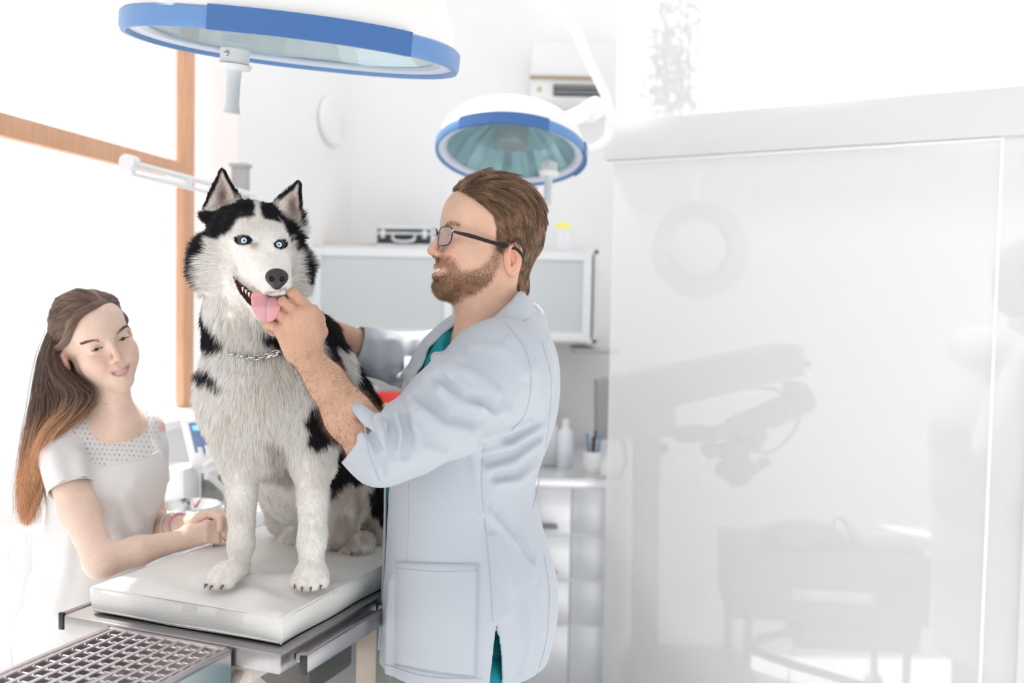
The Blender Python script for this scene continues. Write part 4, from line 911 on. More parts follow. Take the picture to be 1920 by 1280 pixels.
pts = np.stack([rp - rn * .0008, rp + d1 * Ls[:, None] * .35, rp + d1 * Ls[:, None] * .62 + d2 * Ls[:, None] * .08, rp + d1 * Ls[:, None] * .62 + d2 * Ls[:, None] * .40], 1)
rw = np.array([.00033, .00030, .00020, .00004])[None] * (.8 + .5 * rng.random(len(rp)))[:, None] * np.where(Ls > .012, 1.15, 1.0)[:, None]
fcol = np.clip(rc_ * (.86 + .28 * rng.random(len(rp)))[:, None], 0, .98)
FUR = bpy.data.materials.new('fur'); FUR.use_nodes = True; nt = FUR.node_tree; b = nt.nodes['Principled BSDF']; a = nt.nodes.new('ShaderNodeAttribute'); a.attribute_name = 'Col'
nt.links.new(a.outputs['Color'], b.inputs['Base Color']); b.inputs['Roughness'].default_value = .55; b.inputs['Specular IOR Level'].default_value = .3
tl = nt.nodes.new('ShaderNodeBsdfTranslucent'); ms = nt.nodes.new('ShaderNodeMixShader'); ms.inputs[0].default_value = .5; nt.links.new(a.outputs['Color'], tl.inputs[0]); nt.links.new(b.outputs[0], ms.inputs[1]); nt.links.new(tl.outputs[0], ms.inputs[2]); nt.links.new(ms.outputs[0], nt.nodes['Material Output'].inputs[0])
hair_obj('fur', pts, rw, fcol, FUR, dog)
# eyes
EW = mat('dog_eye_dark', (.012, .010, .012), .08); EI = mat('dog_iris', (.50, .66, .80), .15, coat=1.0)
lookd = nrm(np.array([.28, -1, -.03]))
for e, rr in ((EL, .0100), (ER, .0092)):
    c = e + nrm(HC - e) * .0066; R = ell_frame(lookd); q = MB(); q.ball(c, rr, seg=28); ey = q.build('eye', EW, dog)
    q = MB(); q.lathe([(.0, rr * 1.02), (rr * .25, rr * 1.01), (rr * .52, rr * .88), (rr * .50, rr * .80), (0, rr * .8)], c, np.stack([R[:, 1], R[:, 2], R[:, 0]], 1), 24); q.build('iris', EI, ey)
    q = MB(); q.lathe([(.0, rr * 1.05), (rr * .16, rr * 1.04), (rr * .18, rr * .98), (0, rr * .97)], c, np.stack([R[:, 1], R[:, 2], R[:, 0]], 1), 16); q.build('pupil', EW, ey)
# nose
NS = Shape(); fN = nrm(NT - P(496, 488, 1.70)); RN = ell_frame(nrm(fN + [0, -.5, .35])); nc = P(519, 521, 1.612)
NS.el(nc, (.014, .0185, .0150), .002, RN); NS.el(nc + RN @ np.array([.004, 0, .004]), (.011, .0165, .010), .008, RN); NS.el(nc + RN @ np.array([.002, 0, -.012]), (.009, .007, .008), .008, RN)
for s_ in (-1, 1): NS.el(nc + RN @ np.array([.0125, s_ * .0085, -.002]), (.006, .0045, .0040), .003, RN, 's'); NS.el(nc + RN @ np.array([.006, s_ * .0175, -.005]), (.006, .004, .0022), .002, RN, 's')
NS.rc(nc + RN @ np.array([.0145, 0, -.003]), nc + RN @ np.array([.010, 0, -.018]), .0012, .0012, .002, 's')
V, F = cached(NS, .0009, 'nose', smooth=1); mesh_obj('nose', V, F, mat('nose_black', (.032, .026, .030), .28, bump=.4, bscale=900, btype='voronoi', bdist=.0006), dog)
# tongue
TS = Shape(); TS.ch([P(494, 556, 1.668), P(498, 562, 1.636), P(500, 576, 1.620), P(500, 589, 1.619)], [.010, .014, .0165, .0135], .002, kk=.01)
TP = cached(TS, .0014, 'tongue', smooth=2)[0]; TV0, TF0 = cached(TS, .0014, 'tongue', smooth=2)
def flat_tongue(V):
    V = V.copy(); c = P(500, 576, 1.620); mid = np.interp(V[:, 2], [P(500, 600, 1.62)[2], P(500, 576, 1.62)[2], P(498, 556, 1.636)[2]], [c[1] + .002, c[1], c[1] + .025])
    V[:, 1] = mid + (V[:, 1] - mid) * .38; x0 = c[0]; V[:, 0] = x0 + (V[:, 0] - x0) * 1.28
    dx = np.abs(V[:, 0] - x0); V[:, 1] -= .0022 * np.minimum(dx / .008, 1); return V
TV0 = flat_tongue(TV0); tx = (TV0[:, 0] - P(500, 576, 1.62)[0]); ed = np.clip((np.abs(tx) - .013) / .007, 0, 1)[:, None]
tcol = np.array([.66, .33, .37]) * (1 - ed) + np.array([.72, .30, .30]) * ed; tcol = tcol * (1 - .35 * np.exp(-(tx / .0010) ** 2))[:, None]
mesh_obj('tongue', TV0, TF0, mat('tongue_pink', (1, 1, 1), .42, attr='Col', bump=.3, bscale=700, bdist=.0005, sss=.15), dog, cols=tcol)
# teeth
q = MB()
for (x_, y_, Y_, l_, r_) in ((455, 541, 1.682, .006, .0022), (461, 546, 1.677, .005, .0022), (467, 551, 1.672, .006, .0024), (473, 566, 1.662, .009, .0022), (482, 556, 1.655, .008, .0022)):
    c = P(x_, y_, Y_); q = MB(); q.lathe([(r_, .003), (r_ * .8, 0), (r_ * .15, -l_), (0, -l_)], c, None, 8); q.build('tooth', mat('tooth', (.85, .82, .74), .3), dog)
# claws
CLAW = mat('claw', (.14, .12, .11), .4)
for Lp in (LpA, LpB, LpC):
    for b_, a_ in ((-.022, .016), (-.0075, .028), (.0075, .028), (.022, .016)):
        q = MB(); q.tube([Lp(a_ + .006, b_, .010), Lp(a_ + .014, b_, .008), Lp(a_ + .017, b_, .003)], [.003, .0022, .0008], 8); q.build('claw', CLAW, dog)
# chain collar: linked rings around the neck
ch_c = []
colpts = spline([P(438, 664, 1.775), P(455, 668, 1.740), P(474, 672, 1.722), P(494, 671, 1.716), P(512, 665, 1.716), P(526, 656, 1.720), P(545, 645, 1.735)], 15)
cobj = None; CH = mat('chain_steel', (.72, .72, .73), .2, 1.0); colr = thing('chain_collar', colpts[7], 'silver chain collar around the husky\'s neck below its chin', 'collar')
for i in range(len(colpts) - 1):
    a, b = colpts[i], colpts[i + 1]; c = (a + b) / 2; X = nrm(b - a); n_ = nrm(grad(D.ops, c)); s1 = march(D.ops, *PXL(c)); c = (s1 if s1 is not None else c) + n_ * .009
    Z = nrm(np.cross(X, n_)); A_ = n_ * (.35 if i % 2 else 1) + Z * (1 if i % 2 else .35); A_ = nrm(A_)
    q = MB(); pp = [c + X * math.cos(t_) * .0085 + A_ * math.sin(t_) * .0048 for t_ in np.linspace(0, 2 * PI, 17)]; q.tube(pp, .0013, 6, cap=False); q.build('link', CH, colr)
# ================================================================== the vet
VO = P(917, 452, 1.81); VL, VR, vs_ = head_frame(VO, math.radians(-73), math.radians(6), math.radians(0), 1.0)
B = Shape(); build_head(B, VL, VR, vs_, True, 1.0, .8, .35, ear=(-28, -32))
B.rc(VL(-18, 0, -30), P(935, 625, 1.83), .058, .062, .03); B.rc(VL(20, 0, -80), P(905, 640, 1.82), .038, .05, .03)
B.rc(P(945, 700, 1.73), P(940, 690, 1.98), .06, .06, .03); B.el(P(905, 740, 1.86), (.10, .17, .14), .04); B.rc(P(880, 850, 1.86), P(880, 1120, 1.86), .11, .13, .05)
# near arm, forearm and hand
SHn, ELn, WRn = P(945, 685, 1.70), P(706, 842, 1.585), P(578, 672, 1.63)
B.rc(SHn, ELn, .055, .044, .03); B.rc(ELn, P(655, 780, 1.590), .040, .0385, .02); B.rc(P(655, 780, 1.590), P(612, 715, 1.61), .0375, .031, .02); B.ch([P(612, 715, 1.61), WRn, P(568, 655, 1.633)], [.031, .0255, .0245], .012)
def hand_near(B):
    # knuckles (index to little), each with the bend of the finger over the dog's neck
    mcp = [P(583, 585, 1.632), P(564, 590, 1.622), P(545, 602, 1.620), P(529, 622, 1.624)]
    pip = [P(549, 551, 1.636), P(533, 567, 1.628), P(520, 586, 1.628), P(508, 607, 1.632)]
    dip = [P(543, 553, 1.672), P(526, 570, 1.664), P(513, 590, 1.662), P(502, 610, 1.660)]
    tip = [P(556, 572, 1.690), P(540, 588, 1.682), P(526, 604, 1.678), P(512, 622, 1.672)]
    ws = [P(585, 650, 1.640), P(574, 652, 1.628), P(562, 656, 1.628), P(551, 660, 1.636)]
    for i in range(4):
        B.rc(ws[i], mcp[i], .0165, .0125, .014)
        r = [.0103, .0106, .0102, .0092][i]; finger(B, [mcp[i], pip[i], dip[i], tip[i]], r, r * .84, .0022); B.sp(mcp[i] + [0, -.003, 0], r * 1.12, .006)
    B.el((ws[0] + ws[2] + mcp[1] + mcp[2]) / 4 + [0, .012, 0], (.034, .014, .040), .015)
    for i in range(3):
        a_ = (mcp[i] + mcp[i + 1]) / 2; b_ = (pip[i] + pip[i + 1]) / 2; c_ = (dip[i] + dip[i + 1]) / 2; B.ch([a_ * .72 + b_ * .28 + [0, -.0085, 0], (a_ + b_) / 2 + [0, -.0075, 0], b_ + [0, -.0065, 0], b_ + [-.006, .004, .004], c_], [.0012, .0022, .0026, .0026, .0024], .0022, 's')
    finger(B, [P(588, 648, 1.655), P(600, 622, 1.690), P(597, 598, 1.712), P(588, 580, 1.722)], .015, .0095, .01)
hand_near(B)
# far arm
B.rc(P(870, 665, 2.02), P(770, 690, 2.06), .055, .045, .03); B.rc(P(770, 690, 2.06), P(600, 617, 1.96), .042, .0285, .02)
ws = P(600, 617, 1.96); pc = P(565, 592, 1.93); B.rc(ws, pc, .027, .026, .01)
for i, (dx, dz) in enumerate(((-.012, .034), (-.02, .012), (-.02, -.012), (-.012, -.034))):
    m0 = pc + [-.008, -.002, dz * .8]; finger(B, [m0, m0 + [-.034, -.014, dz * .25], m0 + [-.052, -.040, dz * .2], m0 + [-.055, -.060, dz * .1]], .010, .008, .006)
finger(B, [pc + [.01, -.01, .02], pc + [-.005, -.045, .04], pc + [-.02, -.068, .045]], .013, .0095, .01)
BV, BF = cached(B, .0015, 'vetbody', smooth=1)
SK = mat('skin', (1, 1, 1), attr='Col', **SKIN_TR)
bc_ = skin_cols(BV, VL, VR, vs_, VO, (.68, .43, .32), ear=(-28, -32))
arm = (BV[:, 0] < P(700, 700, 1.6)[0]) ; hn = vnoise(BV * np.array([350, 350, 90]), 3)
bc_ = np.where(arm[:, None], np.array([.60, .36, .245]) * (1 + (vnoise(BV * 40, 1) * .07 + hn * .06)[:, None]), bc_)
for c in [P(583, 585, 1.63), P(564, 590, 1.62), P(545, 602, 1.62), P(529, 622, 1.62), P(549, 551, 1.63), P(533, 567, 1.62), P(520, 586, 1.62)]:
    w = (np.exp(-(np.linalg.norm(BV - c, axis=1) / .013) ** 2) * .4)[:, None]; bc_ = bc_ * (1 - w) + np.array([.62, .30, .22]) * w
HB = (BV - VO) @ VR / vs_                                            # head coordinates in mm
vet = thing('person', P(880, 640, 1.86) * [1, 1, 0], 'bearded vet in glasses and white coat holding the husky\'s neck', 'person')
beardpoly = [(6, -8), (-6, -14), (-6, -50), (4, -76), (28, -100), (62, -124), (98, -124), (112, -98), (106, -80), (92, -77), (80, -70), (84, -62), (98, -58), (106, -48), (96, -44), (82, -42), (72, -50), (58, -66), (36, -60), (18, -48), (8, -30)]
def bearded(q): return np.where(q[:, 2] < 5, inpoly(q[:, [0, 2]], beardpoly), 20)
db = bearded(HB); near_h = np.linalg.norm(HB, axis=1) < 160
wb = (np.clip(.5 - db / 8, 0, 1) * near_h * .6)[:, None]; bc_ = bc_ * (1 - wb) + np.array([.30, .165, .105]) * wb
scalp = [(84, 90), (66, 76), (40, 60), (18, 44), (8, 20), (2, -18), (-6, -18), (-16, -4), (-40, -4), (-54, -22), (-52, -50), (-50, -82), (-80, -82), (-140, -40), (-150, 60), (-60, 160), (60, 150)]
hs_ = inpoly(HB[:, [0, 2]], scalp) ; wh = (np.clip(.5 - hs_ / 6, 0, 1) * near_h)[:, None] * .9; bc_ = bc_ * (1 - wh) + np.array([.12, .06, .035]) * wh
vb = mesh_obj('body', BV, BF, SK, vet, cols=np.clip(bc_, 0, 1))
for sd_ in (-1, 1): eyeball(vet, VL, VR, vs_, sd_, (1, 0, -.05), (.14, .22, .28))
# teeth
q = MB(); pts = [VL(*p) for p in ((77, -20, -64), (89, -11, -67), (93, 0, -68), (89, 11, -67), (77, 20, -64))]; q.tube(pts, .0042, 8); q.build('teeth', mat('teeth', (.86, .84, .78), .25), vet)
# hair of the head: combed back
BN = normals(BV, BF); fcb = HB[BF].mean(1); fh = inpoly(fcb[:, [0, 2]], scalp); wf_ = ((fh < 2) & (np.linalg.norm(fcb, axis=1) < 150)).astype(float)
earz = (np.hypot((fcb[:, 0] + 28) / 22, (fcb[:, 2] + 34) / 31) < 1) & (np.abs(fcb[:, 1]) > 62); wf_[earz] = 0
T_, bc = sample(BV, BF, 26000, wf_, 5); rp = (BV[T_] * bc[:, :, None]).sum(1); rn = (BN[T_] * bc[:, :, None]).sum(1); rn /= np.linalg.norm(rn, axis=1)[:, None]; q_ = (rp - VO) @ VR / vs_
topn = np.clip((q_[:, 2] - 40) / 70, 0, 1); back = np.clip(-q_[:, 0] / 80, 0, 1)
fl_ = np.stack([-1.0 + back * .5, np.sign(q_[:, 1]) * -.12 * topn - .25 * topn, -.45 - back * 1.3 - (1 - topn) * .55], 1); fl_ = fl_ @ VR.T
fl_ -= rn * (fl_ * rn).sum(1)[:, None]; fl_ /= np.linalg.norm(fl_, axis=1)[:, None]
front = np.clip((q_[:, 0] - 10) / 60, 0, 1) * topn
lens = (.014 + .020 * topn) * (.8 + .4 * rng.random(len(rp))); lens = np.where(q_[:, 2] < -20, .010, lens)
cl = np.stack([vnoise(rp * 60, s) for s in (41, 42, 43)], 1); d = fl_ + rn * (.14 + .10 * topn + .22 * front)[:, None] + cl * .16
d /= np.linalg.norm(d, axis=1)[:, None]; d2 = fl_ + cl * .25 + rn * .05
hp, hr_, own = clump(rp + rn * (rng.random(len(rp)) * (.002 + .007 * topn))[:, None], d, lens * 1.25, 1100, 7, d2 * .12 - rn * .13, .55, .05, .00040, 3, .3)
tone = (.40 + 1.25 * np.random.default_rng(5).random(1200))[own][:, None] * (.8 + .4 * rng.random(len(rp)))[:, None] * (1 + .35 * front)[:, None]  # wide lock tones and a lighter front paint highlights into the hair colour
hair_obj('hair', hp, hr_, np.clip(np.array([.190, .105, .058]) * tone, 0, 1), HAIRM, vet)
# beard and moustache
fb = np.where(np.linalg.norm(fcb, axis=1) < 160, bearded(fcb), 50); wf_ = np.where(fb < 0, 1.0, np.where(fb < 5, .35, 0)); wf_[(np.abs(fcb[:, 1]) < 19) & (np.hypot(fcb[:, 0] - 92, fcb[:, 2] + 68) < 8)] = 0; wf_[(fcb[:, 2] < -100) & (fcb[:, 0] < 60)] *= .3
T_, bc = sample(BV, BF, 15000, wf_, 6); rp = (BV[T_] * bc[:, :, None]).sum(1); rn = (BN[T_] * bc[:, :, None]).sum(1); rn /= np.linalg.norm(rn, axis=1)[:, None]; q_ = (rp - VO) @ VR / vs_
dn = np.array([.25, 0, -1.0]) @ VR.T; d = dn - rn * (rn @ dn)[:, None] + rn * .55; d /= np.linalg.norm(d, axis=1)[:, None]
chin = np.clip(-(q_[:, 2] + 60) / 40, 0, 1); lens = (.0035 + .005 * chin) * (.7 + .6 * rng.random(len(rp))); hp, hr_ = strands(rp - rn * .0008, d, lens, 4, dn * .25, .22, .00030, 4)
hair_obj('beard', hp, hr_, np.clip(np.array([.30, .165, .090]) * (.6 + .8 * rng.random(len(rp)))[:, None] * (1 + .5 * (vnoise(rp * 90, 8) > .3))[:, None], 0, 1), HAIRM, vet)
# eyebrows
for s_ in (-1, 1):
    n = 220; u = rng.random(n); rp = np.array([VL(84 - 16 * t * t + 1.5, s_ * (13 + 33 * t), 15 + 5 * math.sin(t * 2.6) + (rng.random() - .5) * 6) for t in u]); rp -= grad(B.ops, rp) * sdf(B.ops, rp)[:, None]
    d = np.tile(VR @ np.array([-.45, s_ * .9, .25]), (n, 1)) + grad(B.ops, rp) * .4; hp, hr_ = strands(rp, d / np.linalg.norm(d, axis=1)[:, None], np.full(n, .008), 3, 0, .2, .0003, 9); hair_obj('eyebrow', hp, hr_ * .8, np.tile([.34, .20, .12], (n, 1)), HAIRM, vet)
# arm hair
AF = BV[BF].mean(1); apx = PXL(AF); wf_ = ((AF[:, 1] < 1.75) & (apx[:, 0] < 720) & (apx[:, 1] > 655) & (apx[:, 1] < 860)).astype(float) * np.clip((apx[:, 1] - 640) / 60, 0, 1)
T_, bc = sample(BV, BF, 2600, wf_, 7); rp = (BV[T_] * bc[:, :, None]).sum(1); rn = (BN[T_] * bc[:, :, None]).sum(1); rn /= np.linalg.norm(rn, axis=1)[:, None]
d = nrm(WRn - ELn) * .5 + np.array([.5, 0, -.55]); d = d - rn * (rn @ d)[:, None] + rn * .35; d /= np.linalg.norm(d, axis=1)[:, None]
hp, hr_ = strands(rp, d, .008 + .007 * rng.random(len(rp)), 4, 0.0, .25, .00014, 5); hair_obj('arm_hair', hp, hr_, np.tile([.20, .10, .05], (len(rp), 1)), HAIRM, vet)
# glasses
GLS = bpy.data.materials.new('spectacle_lens'); GLS.use_nodes = True; nt = GLS.node_tree; nt.nodes.clear(); o = nt.nodes.new('ShaderNodeOutputMaterial'); mx = nt.nodes.new('ShaderNodeMixShader'); tr = nt.nodes.new('ShaderNodeBsdfTransparent'); tr.inputs[0].default_value = (.93, .92, .95, 1); gg = nt.nodes.new('ShaderNodeBsdfGlossy'); gg.inputs['Roughness'].default_value = .02; mx.inputs[0].default_value = .08
nt.links.new(tr.outputs[0], mx.inputs[1]); nt.links.new(gg.outputs[0], mx.inputs[2]); nt.links.new(mx.outputs[0], o.inputs[0])
FRM = mat('frame_black', (.012, .014, .02), .25)
def lens_pts(s_):
    o = []
    for a in np.linspace(0, 2 * PI, 33)[:-1]:
        ca, sa = math.cos(a), math.sin(a); e = .55; y = 26 * abs(ca) ** e * np.sign(ca); z = (16 if sa > 0 else 19) * abs(sa) ** e * np.sign(sa); o.append(VL(99 - max(y + 10, 0) ** 1.6 / 310 * 13, s_ * (34 + y), -5 + z + 1.5 * ca))
    return o
gl = None
q = MB()
for s_ in (-1, 1): q.tube(lens_pts(s_) + [lens_pts(s_)[0]], .0012, 6, cap=False)
q.tube(spline([VL(98.5, -9, 0), VL(102, 0, 4), VL(98.5, 9, 0)], 9), .0016, 6); gl = q.build('glasses_frame', FRM, vet)
for s_ in (-1, 1):
    q = MB(); lp = lens_pts(s_); q.prism(lp, VR[:, 0] * .0012); q.build('lens', GLS, gl)
    q = MB(); pts = spline([VL(86, s_ * 60, 3), VL(80, s_ * 68, 1), VL(50, s_ * 76, -3), VL(5, s_ * 78, -10), VL(-30, s_ * 80, -14), VL(-44, s_ * 78, -24), VL(-50, s_ * 75, -38)], 30)
    rr = np.interp(np.linspace(0, 1, 30), [0, .12, .3, .75, 1], [.0016, .0022, .0040, .0026, .0018]); q.tube(pts, rr, 8); q.build('temple_arm', FRM, gl)
    q = MB(); q.ball(VL(85, s_ * 62, 3), .0032); q.build('hinge', STEEL, gl)
# ---- teal scrubs
TEAL = mat('teal_cotton', (.0, .235, .275), .75, noise=.08, nscale=40, bump=.15, bscale=500, bdist=.0005)
SC = Shape()
SC.el(P(888, 735, 1.86), (.112, .165, .150), .03); SC.rc(P(930, 655, 1.74), P(930, 655, 1.98), .068, .068, .04); SC.rc(P(862, 850, 1.86), P(862, 1130, 1.86), .118, .128, .05)
SC.el(P(862, 900, 1.86), (.139, .13, .2), .04); SC.el(P(872, 1150, 1.86), (.130, .155, .22), .04); SC.rc(P(868, 1250, 1.80), P(872, 1360, 1.80), .105, .105, .05); SC.rc(P(868, 1250, 1.92), P(872, 1360, 1.92), .105, .105, .05)
SC.rc(P(880, 560, 1.81), P(862, 640, 1.76), .055, .032, .008, 's'); SC.rc(P(935, 560, 1.80), P(925, 618, 1.78), .080, .080, .008, 's')
SC.hs(P(872, 1350, 1.86), (0, 0, 1), .002)
V, F = cached(SC, .004, 'scrubs', smooth=3); mesh_obj('scrub_top', V, F, TEAL, vet)
TR = Shape()
for dy in (-.095, .095):
    hp_ = P(880, 1240, 1.86) + [0, dy, 0]; TR.rc(hp_, [hp_[0] - .01, hp_[1], .5], .100, .075, .03); TR.rc([hp_[0] - .01, hp_[1], .5], [hp_[0] + .02, hp_[1], .09], .075, .07, .02)
TR.hs([0, 0, .06], (0, 0, 1), .002); V, F = cached(TR, .006, 'trousers', smooth=3); mesh_obj('trousers', V, F, TEAL, vet)
for dy in (-.095, .095):
    hp_ = P(880, 1240, 1.86) + [0, dy, 0]; c = np.array([hp_[0] + .02, hp_[1], 0]); q = Shape(); q.rc(c + [.03, 0, .045], c + [-.15, 0, .035], .042, .035, .01); q.bx(c + [-.06, 0, .012], (.145, .045, .012), .01, .01); V, F = cached(q, .004, 'shoe', smooth=2); mesh_obj('shoe', V, F, GLOSSW, vet)
# ---- white coat
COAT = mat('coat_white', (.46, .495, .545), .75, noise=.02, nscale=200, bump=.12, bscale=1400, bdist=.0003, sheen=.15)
CT = Shape()
CT.el(P(903, 745, 1.86), (.137, .195, .165), .03); CT.rc(P(945, 680, 1.715), P(945, 675, 2.02), .078, .074, .05)
CT.el(P(990, 720, 1.86), (.052, .16, .12), .05)
CT.ch([P(885, 850, 1.86), P(868, 930, 1.86), P(876, 1030, 1.86), P(884, 1120, 1.86), P(872, 1220, 1.86), P(864, 1340, 1.86)], [.125, .120, .128, .140, .140, .135], .05, kk=.06)
CT.el(P(872, 1110, 1.86), (.158, .192, .24), .05); CT.el(P(900, 1130, 1.86), (.138, .185, .15), .05); CT.el(P(858, 1260, 1.86), (.148, .195, .17), .05); CT.el(P(838, 930, 1.86), (.112, .165, .20), .05)
CT.el(P(862, 860, 1.86), (.128, .16, .2), .04)
torso_ops = list(CT.ops)
# collar stand behind the neck
CT.rc(P(970, 606, 1.76), P(990, 598, 1.90), .030, .034, .03)
# near sleeve and far sleeve
CT.rc(P(940, 700, 1.705), P(850, 765, 1.645), .087, .080, .03); CT.rc(P(850, 765, 1.645), P(768, 820, 1.608), .080, .063, .025); CT.rc(P(768, 820, 1.608), P(716, 836, 1.590), .062, .064, .02); CT.rc(P(716, 838, 1.590), P(645, 800, 1.590), .066, .047, .012)
CT.rc(P(880, 665, 2.00), P(775, 678, 2.06), .070, .060, .03); CT.rc(P(775, 678, 2.06), P(655, 648, 1.99), .058, .046, .02)
nF = nrm(P(600, 738, 1.60) - P(700, 862, 1.585)); cutp = P(654, 792, 1.59)
base_ops = list(CT.ops)
CT.hs(cutp, -nF, .001, 's'); CT.ops.pop()
folds = [([(770, 745), (790, 772), (830, 800), (880, 812)], .012, .006), ([(800, 705), (850, 725), (905, 762), (950, 772)], .013, .006), ([(835, 690), (880, 700), (930, 735)], .011, .005),
 ([(742, 778), (752, 810), (745, 842)], .010, .006), ([(705, 782), (716, 810), (722, 845)], .009, .0055), ([(770, 770), (775, 800), (790, 840), (830, 850)], .010, .005),
 ([(672, 812), (700, 835), (705, 870)], .008, .004), ([(915, 845), (960, 832), (1015, 800)], .010, .006), ([(920, 880), (960, 868), (1010, 830)], .011, .006), ([(935, 905), (975, 900), (1008, 870)], .010, .005),
 ([(905, 820), (950, 806), (990, 790)], .009, .006), ([(920, 965), (950, 985), (985, 1030), (1000, 1080)], .016, .007), ([(925, 1010), (945, 1080), (950, 1150)], .014, .005), ([(890, 850), (896, 900), (905, 960)], .010, .004),
 ([(1010, 1100), (1015, 1180), (1005, 1250)], .014, .005), ([(735, 1090), (730, 1180), (728, 1260)], .012, .005), ([(955, 640), (1000, 690), (1015, 750)], .012, .004),
 ([(858, 672), (838, 700), (825, 730)], .010, .005), ([(885, 650), (940, 655), (985, 700)], .010, .004)]
gro = [([(785, 740), (840, 775), (900, 790)], .010, .0045), ([(758, 780), (765, 815), (760, 850)], .008, .005), ([(728, 785), (734, 812), (735, 850)], .008, .0045), ([(905, 835), (955, 820), (1005, 795)], .008, .005), ([(915, 862), (960, 850), (1015, 816)], .009, .005), ([(930, 893), (970, 885), (1008, 852)], .008, .004),
 ([(935, 960), (970, 1000), (995, 1045)], .012, .005), ([(975, 1120), (985, 1200), (975, 1255)], .012, .004), ([(820, 708), (870, 738), (930, 765)], .009, .004), ([(690, 800), (712, 850), (716, 890)], .006, .003)]
for f_, r_, h_ in folds: fold(CT, base_ops, f_, r_ * .9, h_ * 1.5, k=.013)
for f_, r_, h_ in gro: fold(CT, base_ops, f_, r_, h_ * 1.5, True, k=.013)
for f_, r_, h_ in [([(735, 640), (742, 680), (735, 715)], .010, .006), ([(775, 640), (765, 680), (775, 720)], .012, .006), ([(805, 625), (810, 660), (825, 690)], .010, .005), ([(700, 640), (706, 690), (700, 715)], .008, .004), ([(690, 700), (740, 712), (790, 700)], .010, .005)]: fold(CT, base_ops, f_, r_, h_, t0=1.75)
march_ops = list(CT.ops)
CT.shell(.0055)
# openings: front V, the front edge, cuffs, hem, slit
CT.ch([P(905, 575, 1.79), P(868, 612, 1.775), P(820, 670, 1.760), P(775, 735, 1.74), P(752, 780, 1.76)], [.055, .036, .034, .028, .012], .002, 's')
CT.rc(P(930, 540, 1.82), P(925, 592, 1.82), .060, .060, .003, 's')
CT.ch([P(745, 790, 1.78), P(722, 850, 1.80), P(712, 950, 1.81), P(705, 1100, 1.82), P(700, 1340, 1.82)], [.014, .034, .036, .030, .034], .002, 's')
CT.rc(cutp, cutp + nF * .16, .066, .10, .001, 's'); 
CT.rc(P(633, 640, 1.98), P(560, 610, 1.94), .060, .08, .001, 's')
CT.hs(P(860, 1276, 1.72), nrm(np.array([.02, .0, 1])), .002)
sl_ = [march(march_ops, *xy_) for xy_ in ((932, 1162), (933, 1200), (933, 1240), (932, 1272))]; CT.ch([s_ for s_ in sl_] + [sl_[-1] - [0, 0, .04]], [.001, .006, .010, .013, .016], .001, 's')
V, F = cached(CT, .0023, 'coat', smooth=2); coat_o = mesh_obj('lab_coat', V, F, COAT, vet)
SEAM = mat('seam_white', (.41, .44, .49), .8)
for pts in ([(946, 602), (985, 655), (996, 715), (985, 775), (960, 806)], [(766, 905), (766, 980), (763, 1054)], [(908, 835), (903, 905), (912, 1000), (920, 1090), (924, 1165)], [(684, 800), (692, 850), (712, 902)]): seam(coat_o, march_ops, pts, m_=SEAM, r=.0010)
seam(coat_o, march_ops, [(1020, 1040), (1030, 1110), (1024, 1200), (1006, 1268)], m_=SEAM)
seam(coat_o, march_ops, [(722, 1245), (800, 1268), (905, 1272)], m_=SEAM); seam(coat_o, march_ops, [(1016, 640), (1034, 720), (1020, 860), (1000, 950)], m_=SEAM)
pk = patch(coat_o, march_ops, [(742, 1052), (897, 1058), (892, 1270), (740, 1245)], 'pocket', COAT, 18, 20, .0030)
for pts in ([(744, 1064), (820, 1071), (895, 1070)], [(742, 1053), (820, 1057), (897, 1058)], [(897, 1058), (895, 1160), (892, 1268)], [(740, 1246), (815, 1262), (892, 1269)]): seam(pk, march_ops, pts, m_=SEAM, r=.0008, off=.0030)
# turned-back cuff flap and lapels
ribbon('lapel', [(960, 562, 1.735), (925, 594, 1.725), (885, 622, 1.695), (850, 655, 1.690), (815, 705, 1.690), (785, 750, 1.690), (762, 800, 1.695)], [(975, 600, 1.715), (950, 612, 1.700), (905, 628, 1.690), (872, 662, 1.675), (838, 712, 1.668), (803, 762, 1.675), (765, 808, 1.690)], COAT, coat_o, bulge=.004)
ribbon('lapel', [(872, 600, 1.86), (846, 622, 1.845), (812, 655, 1.83), (786, 695, 1.815), (767, 740, 1.79), (757, 785, 1.76)], [(852, 586, 1.93), (824, 606, 1.93), (790, 640, 1.91), (766, 682, 1.88), (752, 730, 1.84), (748, 775, 1.79)], COAT, coat_o, bulge=.004)
ribbon('collar', [(935, 590, 1.735), (956, 566, 1.735), (974, 546, 1.76), (984, 548, 1.83), (975, 556, 1.90)], [(930, 622, 1.70), (962, 610, 1.70), (992, 596, 1.735), (1008, 592, 1.84), (985, 600, 1.94)], COAT, coat_o, bulge=.004)
ribbon('cuff_flap', [(650, 757, 1.560), (668, 752, 1.56), (700, 772, 1.556), (728, 790, 1.55)], [(684, 800, 1.540), (692, 802, 1.536), (706, 812, 1.532), (724, 818, 1.53)], COAT, coat_o, bulge=.004)
